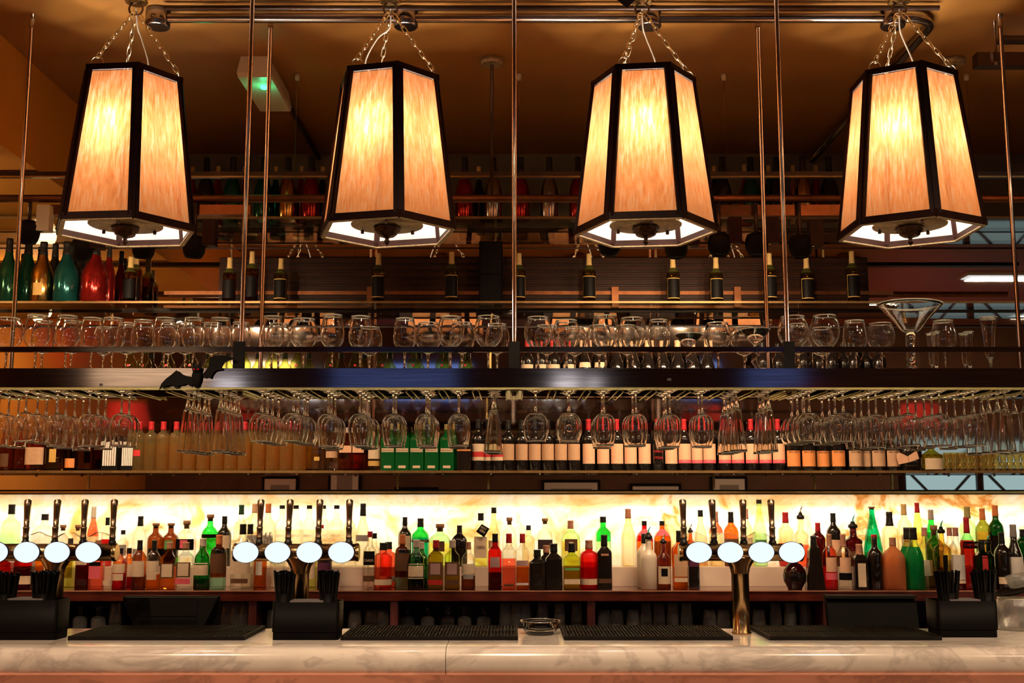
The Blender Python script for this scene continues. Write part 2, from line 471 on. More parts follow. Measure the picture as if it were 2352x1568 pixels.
w = struct('window_1', MB().box(5.3, 7.4, -1.99, -1.97, 1.0, 2.1), 'window_glow', 'pale glazed window with diagonal lattice bars')
fr = MB()
for xx in (5.3, 6.35, 7.4):
    fr.box(xx - .04, xx + .04, -1.97, -1.9, 1.0, 2.1)
for zz in (1.0, 1.55, 2.1):
    fr.box(5.3, 7.4, -1.97, -1.91, zz - .03, zz + .03)
for a in (5.3, 6.35):
    fr.bar((a, -1.94, 1.0), (a + 1.05, -1.94, 2.1), .04, .03); fr.bar((a + 1.05, -1.94, 1.0), (a, -1.94, 2.1), .04, .03)
obj('window_lattice', fr, 'slat_wood', w)
for i, (x, y, sx) in enumerate([(3.9, 1.0, .9), (4.9, 2.6, .9), (-3.9, 2.4, .7), (6.4, .2, .9)]):
    zc = 3.32 if x < -2.44 else CEIL
    t = root('ceiling_light', (x, y, zc - .03), 'white rectangular ceiling light panel, %s from the street window side' % ORD[3 - i], 'light', 'ceiling light panels of the front room')
    obj('housing', MB().box(-sx / 2, sx / 2, -.12, .12, 0, .03), 'white_plastic', t)
    obj('diffuser', MB().box(-sx / 2 + .02, sx / 2 - .02, -.1, .1, -.006, 0), 'panel_glow', t)

emis('glow_blue', (.16, .28, .85), 1.0); emis('glow_white', (.75, .86, 1.), 8); emis('warm_white', (1., .78, .5), 4)  # glowing panels added on the street wall for reflections in the rack beam
for i, (x, w_, z0, z1, mt, lb) in enumerate([(-4.1, 1.1, 2.72, 2.98, 'warm_white', 'warm glow panel added beside the orange wall'), (-2.9, .25, 2.66, 2.8, 'glow_white', 'small white glow panel added on the street wall'), (-1.75, 1.2, 2.62, 2.95, 'glow_blue', 'wide blue glow panel added on the street wall'), (.42, .22, 2.66, 2.82, 'glow_white', 'small white glow panel added near the middle of the street wall'), (.75, .10, 2.68, 2.80, 'glow_white', 'narrow white glow panel added beside the small one'), (2.3, .55, 2.64, 2.98, 'glow_blue', 'blue glow panel added on the street wall')]):
    w_o = struct('window_%d' % (i + 2), MB().box(x, x + w_, -1.995, -1.985, z0, z1), mt, lb)
    obj('window_frame', MB().box(x - .03, x + w_ + .03, -1.99, -1.95, z0 - .04, z0).box(x - .03, x + w_ + .03, -1.99, -1.95, z1, z1 + .04), 'slat_wood', w_o)
# ================================================================== PENDANT LAMPS
def smooth3(ps, n=5):
    ps = [Vector(p) for p in ps]; o = []
    for i in range(len(ps) - 1):
        p0, p1, p2, p3 = ps[max(i - 1, 0)], ps[i], ps[i + 1], ps[min(i + 2, len(ps) - 1)]
        for k in range(n):
            t = k / n
            o.append((p1 * 2 + (p2 - p0) * t + (p0 * 2 - p1 * 5 + p2 * 4 - p3) * t * t + (p1 * 3 - p0 - p2 * 3 + p3) * t ** 3) * .5)
    return o + [ps[-1]]
def chain_mb(p, q, link=.046):
    mb = MB()
    p, q = Vector(p), Vector(q)
    d = q - p; L = d.length; d.normalize()
    n = max(2, int(L / (link * .76)))
    u = d.cross(Vector((0, 1, 0))).normalized(); w = d.cross(u)
    st = L / n
    for i in range(n):
        c = p + d * st * (i + .5)
        s = u if i % 2 == 0 else w
        hl, hw = st * .66, st * .24
        pts = []
        for k in range(12):
            a = 2 * PI * k / 12
            ca, sa = math.cos(a), math.sin(a)
            pts.append(c + d * ((hl - hw) * (1 if ca > 1e-6 else -1 if ca < -1e-6 else 0) + hw * ca) + s * hw * sa)
        mb.tube(pts, .0027, 5, closed=True)
    return mb
ZB, ZT, RB, RT = 2.79, 3.44, .300, .2185
LY = 4.78
LAMPS = [(-1.657, 5, 'leftmost of the four, one corner toward the bar', [(0, 1), (2, 0), (4, 0)]), (-.5355, 9, 'second from left, between the bat and the middle pole', []),
         (.573, 30, 'second from right, flat face toward the bar', []), (1.706, 20, 'rightmost of the four, near the cable trays', [])]
def lamp(lx, off, where):
    t = root('pendant_lamp', (lx, LY, ZB), 'hexagonal orange cloth pendant lamp, ' + where, 'lamp', 'hexagonal pendant lamps above the bar')
    a0 = math.atan2(-LY, -lx) + math.radians(off)
    H = ZT - ZB
    vb = [Vector((RB * math.cos(a0 + k * PI / 3), RB * math.sin(a0 + k * PI / 3), 0)) for k in range(6)]
    vt = [Vector((RT * math.cos(a0 + k * PI / 3), RT * math.sin(a0 + k * PI / 3), H)) for k in range(6)]
    for k in range(6):
        a, b, c, d = vb[k], vb[(k + 1) % 6], vt[(k + 1) % 6], vt[k]
        mb = MB()
        nx, nz = 2, 8
        ins = Vector((0, 0, 0))
        for th in (0, 1):
            for j in range(nz + 1):
                for i in range(nx + 1):
                    e0 = a.lerp(b, .035 + .93 * i / nx); e1 = d.lerp(c, .035 + .93 * i / nx)
                    mb.v.append(tuple(e0.lerp(e1, .015 + .97 * j / nz) * (1 if th == 0 else 1)))
            break
        for j in range(nz):
            for i in range(nx):
                q = j * (nx + 1) + i
                mb.face((q, q + 1, q + nx + 2, q + nx + 1))
        obj('shade_panel', mb, 'shade_cloth', t)
        # corner post: two flat laths, one on each face beside the edge
        e = (b - a).normalized(); e2 = (vb[k - 1] - a).normalized()
        pm = MB()
        out_ = Vector((a.x, a.y, 0)).normalized() * .004
        for ee in (e, e2):
            pm.bar(a + ee * .013 + out_, d + ee * .013 + out_, .022, .010)
        pm.bar(a + out_ * .4, d + out_ * .4, .012, .012)
        obj('corner_post', pm, 'lamp_frame', t)
    for nm, vs, zc, hh in (('bottom_rim', vb, 0, .030), ('top_rim', vt, H, .026)):
        rm = MB()
        for k in range(6):
            a, b = vs[k], vs[(k + 1) % 6]
            ex = (b - a).normalized() * .006
            rm.bar(a * 1.012 - ex, b * 1.012 + ex, .010, hh)
        obj(nm, rm, 'lamp_frame', t)
    lip = MB()
    for k in range(6):
        a, b = vb[k] * .985, vb[(k + 1) % 6] * .985
        lip.bar(a + Vector((0, 0, -.016)), b + Vector((0, 0, -.016)), .018, .005)
    obj('bottom_lip', lip, 'antique_brass', t)
    obj('base_disc', MB().lathe([(.02, .028), (.150, .026), (.155, .022), (.154, .017), (.06, .012), (.02, .012)], 40), 'antique_brass', t)
    pf = [(.052, .012), (.056, .006), (.050, .002), (.053, -.006), (.042, -.012), (.040, -.022), (.030, -.030), (.018, -.034), (.009, -.037), (.008, -.043), (.0125, -.049), (.012, -.056), (.004, -.066), (.001, -.070)]
    obj('finial', MB().lathe([(r, z) for r, z in pf], 18, sec=lambda r, z, a: (r * (1 + .09 * math.cos(9 * a) * (r > .02)) * math.cos(a), r * (1 + .09 * math.cos(9 * a) * (r > .02)) * math.sin(a))), 'finial_bronze', t)
    for k in range(3):
        a = 2 * PI * k / 3 + .6
        obj('thumb_screw', MB().lathe([(.007, -.004), (.008, .006), (.004, .014)], 8, cx=.125 * math.cos(a), cy=.125 * math.sin(a)), 'finial_bronze', t)
    # spider bars and centre rod that hold the disc
    sp_ = MB()
    for k in range(3):
        a = vt[2 * k] * .98; sp_.bar((a.x, a.y, H - .02), (0, 0, H - .02), .012, .005)
    sp_.tube([(0, 0, .02), (0, 0, H - .02)], .006, 8)
    obj('spider', sp_, 'antique_brass', t)
    top = CEIL - ZB
    hook = Vector((0, 0, top - .055))
    obj('canopy', MB().lathe([(.045, top - .028), (.05, top - .02), (.05, top - .001)], 20), 'brass', t)
    obj('hook_ring', MB().ring((0, 0, top - .055), .030, .0045, 'y'), 'finial_bronze', t)
    for k in range(3):
        p = vt[(2 * k + (5 if off < 15 else 1)) % 6].lerp(vt[(2 * k + (6 if off < 15 else 2)) % 6], .12)
        rc = p + Vector((0, 0, .034)) - Vector((p.x, p.y, 0)).normalized() * .012
        obj('hang_ring', MB().ring(tuple(rc), .025, .0035, 'y' if k != 1 else 'x'), 'chain_metal', t)
        obj('chain', chain_mb(rc + Vector((0, 0, .022)), hook + Vector((rc.x * .08, rc.y * .08, -.028))), 'chain_metal', t)
    sg = -1 if off == 9 else 1
    cp = [hook, hook + Vector((.005 * sg, .02, -.08)), (hook.x + .06 * sg * (1 if off == 9 else .35), .03, H + .22), (hook.x + .085 * sg * (1.3 if off == 9 else .7), .02, H + .10), (.05 * sg, .0, H + .03), (.02 * sg, 0, H - .02)]
    cp = [Vector(c) for c in cp]
    sm_ = smooth3(cp)
    obj('cord', MB().tube(sm_, .0035, 6), 'cord_white', t)
    for k in range(3):
        a = a0 + PI / 2 + 2 * PI * k / 3
        point('lamp_bulb', (lx + .135 * math.cos(a), LY + .135 * math.sin(a), ZB + .40), LAMP_W, (1, .88, .78), .03)
LAMP_W = 10.5
for lx, off, where, _ in LAMPS:
    lamp(lx, off, where)

# conduit on the ceiling
def conduit(nm, pts, r, mat, label):
    return tag(obj(nm, MB().tube(pts, r, 10), mat), label, 'pipe')
t = root('ceiling_conduit', (0, 4.9, CEIL), 'dark steel conduit pipe along the ceiling beside the lamp canopies', 'pipe')
bend = [(1.80 + .12 * math.sin(a), .12 - .12 * math.cos(a), -.045) for a in [PI / 2 * k / 6 for k in range(7)]]
obj('pipe', MB().tube([(-1.55, 0, -.045)] + bend + [(1.92, 2.18, -.045)], .021, 10), 'steel_dark', t)
obj('pipe', MB().tube([(-1.55, -.075, -.03), (1.9, -.075, -.03)], .012, 8), 'black_pipe', t)
for x in (-1.6, -.48, .62, 1.72):
    obj('junction_box', MB().lathe([(.05, -.085), (.055, -.08), (.055, -.005)], 18, cx=x, cy=.01), 'steel_dark', t)
obj('clip', MB().box(1.88, 1.96, 1.2, 1.24, -.07, -.002), 'black_pipe', t)

# emergency light with its conduit
e0 = P(622, 122, 5.44)
t = root('emergency_light', (X(622, 168, 5.7) - .03, 5.72, CEIL - .085), 'cream emergency light box with green indicator on the ceiling', 'light')
obj('body', MB().prism([(-.088, 0), (.088, 0), (.07, .085), (-.07, .085)], -.26, .26), 'white_plastic', t)
obj('lens_cover', MB().prism([(-.082, -.022), (.082, -.022), (.088, 0), (-.088, 0)], -.255, .255), 'white_plastic', t)
obj('indicator', MB().lathe([(.016, -.032), (.018, -.026), (.018, -.02)], 12, cx=.02, cy=-.12), 'green_led', t)
point('indicator_glow', (X(622, 168, 5.7) - .01, 5.58, CEIL - .16), .25, (.05, 1, .4), .02)
cx0 = X(622, 168, 5.7) - .03
tag(obj('ceiling_conduit', MB().tube([(cx0 + .05, 5.96, CEIL - .03), (cx0 + .05, 7.08, CEIL - .03)], .016, 8), 'black_pipe'), 'thin dark conduit running back from the emergency light', 'pipe')

# suspended track and pipe behind the lamps
ZR1 = Z(404, 5.7)
t = root('suspended_rail', (0, 5.7, ZR1), 'thin dark rail hung from the ceiling by four wires', 'rail')
obj('track', MB().box(-4.6, 3.6, -.02, .02, -.008, .018), 'black_pipe', t)
obj('edge_strip', MB().box(-2.9, 3.6, -.024, -.02, -.012, -.006), 'brass', t)
for px in (683, 1192, 1662, 2219):
    x = X(px, 168, 5.7)
    obj('wire', MB().tube([(x, 0, .018), (x, 0, CEIL - ZR1)], .0018, 5), 'copper_pipe', t)
    obj('wire_cap', MB().lathe([(.01, CEIL - ZR1 - .035), (.013, CEIL - ZR1 - .02), (.013, CEIL - ZR1)], 10, cx=x), 'white_plastic', t)
ZR2 = Z(456, 5.5)
t = root('suspended_pipe', (0, 5.5, ZR2), 'brown pipe rail hung on rods that carries the black spotlights', 'rail')
obj('pipe', MB().tube([(-4.6, 0, 0), (3.6, 0, 0)], .020, 12), 'copper_pipe', t)
obj('cable_tray', MB().box(-2.3, -1.3, .02, .07, -.075, -.025), 'copper_pipe', t)
obj('cable_tray', MB().box(.9, 2.3, .02, .07, -.08, -.025), 'copper_pipe', t)
for px in (1130, 2190):
    x = X(px, 140, 5.5)
    obj('rod', MB().tube([(x, 0, .01), (x, 0, CEIL - ZR2 - .01)], .009, 8), 'black_pipe', t)
    obj('ceiling_rose', MB().lathe([(.05, CEIL - ZR2 - .03), (.058, CEIL - ZR2 - .025), (.058, CEIL - ZR2)], 20, cx=x), 'antique_brass', t)
TRACK_W = 30
SPN = ['leftmost under the dropped ceiling', 'second from left, beside the coloured magnums', 'behind the leftmost pendant lamp', 'just right of the leftmost pendant lamp', 'behind the third pendant lamp', 'at the right corner of the third pendant lamp', 'left of its red-brown driver box', 'right of the red-brown driver box', 'rightmost, beside the right poles']
for (px, py, tl), wh in zip([(66, 532, .5), (188, 572, .5), (330, 568, .2), (446, 566, .1), (1402, 560, .4), (1553, 566, 0), (1652, 560, 0), (1738, 560, 0), (1838, 565, 0)], SPN):
    x, y, z = P(px, py, 5.5)
    t = root('track_spotlight', (x, y, z), 'black ribbed spotlight, ' + wh, 'spotlight', 'black spotlights on the pipe rail')
    hd = MB().lathe([(.02, .055), (.042, .048), (.052, .025), (.055, 0), (.052, -.03), (.04, -.055), (.035, -.058), (.03, -.05)], 16, sec=lambda r, z, a: (r * (1 + .05 * math.cos(8 * a)) * math.cos(a), r * (1 + .05 * math.cos(8 * a)) * math.sin(a)))
    h = obj('head', hd, 'soft_black', t); h.rotation_euler = (tl, tl * .6, 0)
    obj('stem', MB().tube([(0, 0, .04), (0, 0, ZR2 - z - .0215)], .010, 8), 'black_pipe', t)
    obj('driver_box', MB().box(.045, .108, -.03, .03, .0, .13), 'lamp_frame' if px != 66 else 'white_plastic', t)
    obj('knuckle', MB().tube([(.03, 0, .01), (.07, 0, .01)], .014, 8), 'brass', t)
    spot('track_beam', (x, y + .075, z - .075), (x * 1.03, 6.55, 2.15), TRACK_W, (1, .70, .42), 140, 1.0, .03)

# cable trays on the right
for (px, py0, py1), wh in zip([(2290, 68, 97), (2240, 125, 155)], ['upper of the two beside the right pole', 'lower of the two on top of the right pole']):
    yy = 5.03 if py0 > 100 else 5.25
    x0 = X(px, py1, yy); z0, z1 = Z(py1, yy), Z(py0, yy)
    t = root('strut_channel', (x0, yy, z0), 'dark metal strut channel, ' + wh, 'channel', 'strut channels at the right')
    obj('channel', MB().box(0, 1.2, -.03, .03, 0, z1 - z0), 'steel_dark', t)
    obj('lip', MB().box(-.006, 1.2, -.045, -.03, -.006, .01), 'steel_dark', t)
    obj('threaded_rod', MB().tube([(.10, 0, z1 - z0), (.10, 0, CEIL - z0)], .006, 6), 'pole_metal', t)

# dark pointed paper decoration that dips in at the top edge
x, y, z = P(1440, 18, 4.05)
t = root('paper_bat', (x, y, z), 'dark red paper decoration tip hanging at the top edge', 'decoration')
obj('wing', MB().prism([(0, 0), (.05, .05), (.11, .09), (.06, .2), (-.06, .2), (-.10, .10), (-.05, .045)], -.004, .004), 'lamp_frame', t)
obj('thread', MB().tube([(0, 0, .19), (0, 0, CEIL - z)], .0012, 5), 'cord_dark', t)

# ================================================================== GLASS RACK (gantry)
GY0, GY1 = 4.55, 4.98
g = root('glass_rack', (0, GY0, 2.09), 'long dark metal glass rack hung on poles over the bar counter', 'rack')
GZ = 2.09
obj('front_beam', MB().box(-2.75, 2.75, 0, .028, 0, .077), 'beam_metal', g)
obj('rear_beam', MB().box(-2.75, 2.75, .425, .45, 0, .05), 'beam_metal', g)
obj('shelf_plate', MB().box(-2.74, 2.74, .03, .424, .062, .070), 'shelfglass', g)
obj('edge_strip', MB().box(-2.75, 2.75, -.002, .03, -.008, -.001), 'hanger_metal', g)
for a, b in ((-2.75, -1.121), (-1.077, -.013), (.031, 1.093), (1.137, 2.75)):
    obj('guard_rail', MB().box(a, b, .0, .018, .143, .164), 'beam_metal', g)
for x in (-1.099, .009, 1.115):
    obj('post', MB().box(x - .0215, x + .0215, -.004, .022, .077, .185), 'soft_black', g)
PXS = (-2.19, -1.10, .009, 1.12, 2.225)
for x in PXS:
    obj('hanger_pole', MB().tube([(x, .045, .07), (x, .045, CEIL - GZ - .001)], .0095, 12), 'pole_metal', g)
    obj('hanger_pole', MB().tube([(x, .405, .05), (x, .405, CEIL - GZ - .001)], .0095, 12), 'pole_metal', g)
    obj('pole_socket', MB().tube([(x, .405, CEIL - GZ - .07), (x, .405, CEIL - GZ - .002)], .0125, 12), 'chrome', g)
CH = [(2, 3, 'w'), (63, 4, 'b'), (136, 4, 'w'), (209, 3, 'w'), (283, 2, 'w'), (435, 5, 'c'), (508, 5, 'c'), (604, 4, 'b'), (677, 4, 'b'), (754, 3, 'w'), (828, 4, 'w'), (905, 2, 'w'), (980, 3, 'w'), (1054, 2, 'w'), (1134, 3, 'c'),
      (1229, 1, 'b'), (1308, 2, 'b'), (1385, 2, 'w'), (1458, 2, 'w'), (1536, 3, 'w'), (1612, 2, 'w'), (1690, 4, 'c'), (1764, 3, 'c'), (1858, 4, 'b'), (1934, 4, 'b'), (2009, 4, 'w'), (2081, 4, 'w'), (2156, 4, 'w'), (2231, 4, 'w'), (2306, 5, 'c'), (2372, 4, 'c')]
chx = [X(px, 893, 4.64) for px, _, _ in CH]
rails = [chx[0] - .065] + [(a + b) / 2 for a, b in zip(chx, chx[1:]) if b - a < .2] + [chx[4] + .065, chx[5] - .065, chx[14] + .065, chx[15] - .065, chx[22] + .06, chx[23] - .06]
for x in sorted(set(round(r, 3) for r in rails)):
    mb = MB()
    for s in (-1, 1):
        mb.tube([(x + s * .003, .03, -.004), (x + s * .014, .034, -.015), (x + s * .014, .421, -.015), (x + s * .003, .425, -.004)], .0026, 6)
    obj('hanger_rail', mb, 'hanger_metal', g)
for x in PXS[1:4]:
    obj('hanger_plate', MB().box(x - .03, x + .03, .02, .42, -.012, -.009), 'hanger_metal', g)
    obj('plate_bolt', MB().lathe([(.009, -.03), (.011, -.02), (.011, -.012)], 10, cx=x, cy=.05), 'finial_bronze', g)
for px, py, dx in ((232, 884, .012), (1537, 872, .016)):
    obj('tape_scrap', MB().box(X(px, py, GY0) - dx / 2, X(px, py, GY0) + dx / 2, -.0025, -.0005, Z(py, GY0) - GZ - .004, Z(py, GY0) - GZ + .006), 'tape', g)

# stemware
def smooth(ps, n=5):
    out = []
    for i in range(len(ps) - 1):
        p0, p1, p2, p3 = ps[max(i - 1, 0)], ps[i], ps[i + 1], ps[min(i + 2, len(ps) - 1)]
        for k in range(n):
            t = k / n
            out.append(tuple(.5 * (2 * p1[j] + (p2[j] - p0[j]) * t + (2 * p0[j] - 5 * p1[j] + 4 * p2[j] - p3[j]) * t * t + (-p0[j] + 3 * p1[j] - 3 * p2[j] + p3[j]) * t ** 3) for j in (0, 1)))
    return out + [ps[-1]]
_sw = {}
def stem_meshes(kind, s=1.0, hz=1.0):
    key = (kind, round(s, 2), round(hz, 2))
    if key in _sw:
        return _sw[key]
    bmat = 'bowl'
    if kind == 'w':
        bowl = smooth([(.006, .094), (.028, .101), (.0445, .122), (.0485, .148), (.0455, .185), (.0380, .228)])
        st = [(.0065, .012), (.0042, .03), (.004, .06), (.0048, .085), (.009, .0955)]; fr = .036
    elif kind == 'b':
        bowl = smooth([(.006, .088), (.03, .097), (.051, .121), (.0575, .148), (.054, .178), (.043, .208)])
        st = [(.0065, .012), (.0045, .03), (.0045, .06), (.006, .08), (.010, .0895)]; fr = .037
    elif kind == 'c':
        bowl = smooth([(.011, .075), (.018, .082), (.024, .13), (.0305, .19), (.037, .25)])
        st = [(.011, .008), (.0055, .018), (.0065, .045), (.011, .066), (.013, .076)]; fr = .03; bmat = 'bowl_cut'
    elif kind == 'm':
        bowl = [(.006, .085), (.03, .105), (.058, .135)]
        st = None; fr = .036
    elif kind == 'M':
        bowl = smooth([(.022, .155), (.04, .165), (.075, .205), (.132, .262)])
        st = [(.035, .012), (.022, .03), (.018, .06), (.02, .13), (.024, .156)]; fr = .07
    else:  # flute
        bowl = smooth([(.006, .05), (.014, .062), (.019, .11), (.023, .165), (.032, .22)])
        st = [(.006, .01), (.005, .03), (.0075, .0515)]; fr = .028
    def sc(p):
        return [(r * s, z * hz) for r, z in p]
    wl = .0011 if kind != 'M' else .0028
    inn = [(max(r - wl, .0008), z + (.0022 if i < (4 if kind != 'm' else 1) else 0)) for i, (r, z) in enumerate(bowl)]
    if kind == 'c':
        def flute(r, z, a):
            k = 1 + .022 * math.cos(12 * a)
            return r * k * math.cos(a), r * k * math.sin(a)
        b = MB().lathe(sc(bowl) + sc(inn)[::-1], 48, sec=flute).mesh('bowl', [bmat])
    else:
        b = MB().lathe(sc(bowl) + sc(inn)[::-1], 28).mesh('bowl', [bmat])
    R, zt = bowl[-1][0] * s, bowl[-1][1] * hz
    rim = MB().ring((0, 0, zt), R, .0011 if kind != 'M' else .0025, 'z', 28, 6).mesh('rim', ['rim_glint_glass'])
    if st:
        stm = MB().lathe(sc(st), 12).mesh('stem', ['stemglass'])
    else:
        pts = [(0, 0, .006), (.004, 0, .02), (.018, 0, .034), (-.012, 0, .054), (.012, 0, .07), (0, 0, .088)]
        stm = MB().tube([(a * s, b2, c * hz) for a, b2, c in pts], .0048, 10).mesh('stem', ['stemglass'])
    ft = MB().lathe(sc([(fr, 0), (fr, .0018), (fr * .6, .0045), (.009, .011), (.006, .014)]), 24).mesh('foot', ['stemglass'])
    _sw[key] = [('bowl', b), ('stem', stm), ('foot', ft)], rim
    return _sw[key]
KN = {'w': ('wine_glass', 'clear wine glass'), 'b': ('balloon_glass', 'round balloon glass'), 'c': ('conical_glass', 'cut conical glass'), 'm': ('martini_glass', 'crooked-stem martini glass'), 'M': ('martini_glass', 'giant martini glass'), 'f': ('flute_glass', 'slim flute glass')}
def place_stem(kind, loc, label, group, flip=False, s=1., hz=1., prefix='', rx=0., ry=0., rz=0.):
    parts, rim = stem_meshes(kind, s, hz)
    r = root(prefix + KN[kind][0], loc, label, 'glass', group)
    r.rotation_euler = (PI + rx if flip else rx, ry, rz)
    for n, me in parts:
        o = link(n, me, r)
        if n == 'bowl':
            link('rim', rim, o)
    return r
def where(px):
    if px < 320:
        return '%s from the left edge' % ORD[sum(1 for c in CH if c[0] < px)]
    if px < 545:
        return 'directly under the paper bat' if px < 470 else 'just right of the paper bat'
    for lo, hi, nm in ((545, 1182, 'left'), (1182, 1817, 'middle'), (1817, 9999, 'right')):
        if lo <= px < hi:
            return '%s row right of the %s post' % (ORD[sum(1 for c in CH if lo <= c[0] < px)], nm)
for (px, n, k), x in zip(CH, chx):
    for i in range(n):
        y = 4.635 + i * (.107 if k == 'b' else .094 if n < 5 else .081)
        if px == 1134: y = 4.66 + i * .11
        j = random.uniform(-.03, .03)
        hz = 1.0 if k != 'w' else random.choice([.99, 1.0, 1.02])
        kk = k
        loc = ['frontmost', 'second from front', 'third from front', 'fourth from front', 'fifth from front'][i]
        wh = where(px)
        if px < 320: wh = 'row ' + wh
        place_stem(kk, (x + random.uniform(-.003, .003), y, GZ - .0235 + .0195), '%s hung %s, %s' % (KN[kk][1], loc, wh), 'glasses hanging from the rack', True, .92 if k == 'b' else .95, hz, 'hanging_', j * .5, j, random.uniform(0, 6))

# upright glasses: (centre px, rim top px, width px, kind, row 0 front / 1 rear)
UP = [(18, 731, 67, 'b', 0), (85, 725, 55, 'w', 0), (154, 726, 54, 'w', 0), (212, 731, 53, 'w', 0), (260, 731, 53, 'w', 0), (100, 738, 50, 'w', 1), (167, 738, 50, 'w', 1), (292, 742, 46, 'w', 1), (240, 752, 48, 'b', 1),
      (329, 736, 52, 'w', 0), (379, 731, 54, 'w', 0), (388, 742, 48, 'w', 1), (445, 731, 52, 'w', 0), (427, 741, 46, 'w', 1), (506, 731, 52, 'w', 0), (487, 741, 46, 'w', 1), (553, 741, 45, 'w', 1),
      (626, 727, 52, 'w', 0), (641, 744, 57, 'b', 1), (698, 733, 65, 'b', 0), (764, 724, 53, 'w', 0), (828, 727, 53, 'w', 0), (850, 752, 57, 'b', 1), (930, 732, 52, 'w', 0), (984, 742, 60, 'b', 1), (1035, 728, 62, 'b', 0), (1062, 742, 58, 'b', 1), (1122, 727, 66, 'b', 0), (1142, 745, 56, 'b', 1),
      (1236, 729, 64, 'b', 0), (1256, 748, 58, 'b', 1), (1301, 736, 64, 'b', 0), (1320, 752, 55, 'b', 1), (1390, 726, 65, 'b', 0), (1376, 748, 58, 'b', 1), (1452, 731, 65, 'b', 0), (1440, 748, 56, 'b', 1), (1513, 735, 52, 'w', 0), (1581, 768, 65, 'm', 0), (1648, 742, 62, 'b', 0), (1708, 752, 60, 'b', 1), (1735, 757, 68, 'm', 0),
      (1822, 727, 70, 'b', 0), (1832, 745, 58, 'b', 1), (1895, 725, 67, 'b', 0), (1886, 753, 60, 'b', 1), (1963, 737, 53, 'w', 0), (2022, 743, 64, 'b', 0), (2088, 700, 146, 'M', 0), (2167, 737, 54, 'w', 0), (2271, 729, 40, 'f', 0), (2137, 766, 22, 'f', 1), (2147, 762, 22, 'f', 2), (2213, 766, 22, 'f', 1), (2224, 762, 22, 'f', 2)]
SZ = GZ + .0712
RW = {'b': .0575, 'w': .0475, 'm': .058, 'M': .132, 'f': .032}
RH = {'b': .208, 'w': .228, 'm': .135, 'M': .262, 'f': .22}
for px, top, wpx, k, row in UP:
    y = [4.66, 4.80, 4.91][row] if k != 'M' else 4.74
    zz = SZ + (.003 if k == 'M' else 0)
    s = S(wpx / 2, 760, y) / RW[k]
    hz = (Z(top, y) - SZ) / RH[k]
    for lo, hi, nm in ((-99, 545, 'left end'), (545, 1182, 'left post'), (1182, 1817, 'middle post'), (1817, 9999, 'right post')):
        if lo <= px < hi:
            n = sum(1 for u in UP if lo <= u[0] < px and (u[4] > 0) == (row > 0))
            lab = '%s on the rack, %s in the %s row from the %s' % (KN[k][1], ORD[n], 'rear' if row else 'front', nm)
    if k == 'M':
        lab = 'giant martini glass towering over the other glasses on the rack'
    place_stem(k, (X(px, 760, y), y, zz), lab, 'glasses standing on the rack', False, s, hz, '', rz=0. if k != 'm' else (0 if px < 1650 else PI), ry=.03 if k == 'M' else 0)

# bat cut-out on the beam
bx, by, bz = P(452, 862, GY0)
bt = root('paper_bat', (bx, GY0 - .012, bz), 'black card bat with red eyes taped on the front beam', 'decoration')
def pxp(lst):
    return [(X(a, b, GY0) - bx, Z(b, GY0) - bz) for a, b in lst]
def wing(nm, lst, tw):
    mb = MB().prism(pxp(lst), -.0015, .0015)
    o = obj(nm, mb, 'bat_card', bt)
    o.rotation_euler = (0, 0, tw)
    return o
wing('wing', [(449, 870), (445, 866), (430, 864), (418, 859), (408, 851), (398, 860), (384, 871), (374, 882), (368, 897), (380, 889), (392, 886), (400, 886), (407, 893), (414, 886), (424, 885), (430, 882), (440, 888), (450, 880)], .06)
wing('wing', [(467, 860), (474, 853), (482, 842), (484, 822), (495, 818), (514, 817), (530, 820), (546, 826), (532, 828), (520, 833), (514, 842), (512, 850), (502, 851), (495, 854), (489, 862), (486, 870), (478, 867), (470, 869)], -.06)
obj('body', MB().lathe([(.001, -.052), (.010, -.046), (.018, -.025), (.021, 0), (.017, .014), (.008, .02)], 14, sec=lambda r, z, a: (r * math.cos(a) + .004, r * .45 * math.sin(a))), 'bat_card', bt)
hd = MB().lathe([(.004, .006), (.016, .014), (.019, .026), (.013, .037), (.004, .041)], 14, sec=lambda r, z, a: (r * math.cos(a) + .004, r * .5 * math.sin(a) - .006))
ho = obj('head', hd, 'bat_card', bt)
obj('ear', MB().prism([(-.014, .030), (-.004, .037), (-.012, .056)], -.009, -.005), 'bat_card', ho)
obj('ear', MB().prism([(.008, .037), (.019, .030), (.020, .058)], -.009, -.005), 'bat_card', ho)
for s in (-1, 1):
    obj('eye', MB().prism([(.004 + s * .003, .021), (.004 + s * .011, .026), (.004 + s * .009, .019)][::s], -.0185, -.0145), 'bat_eye', ho)

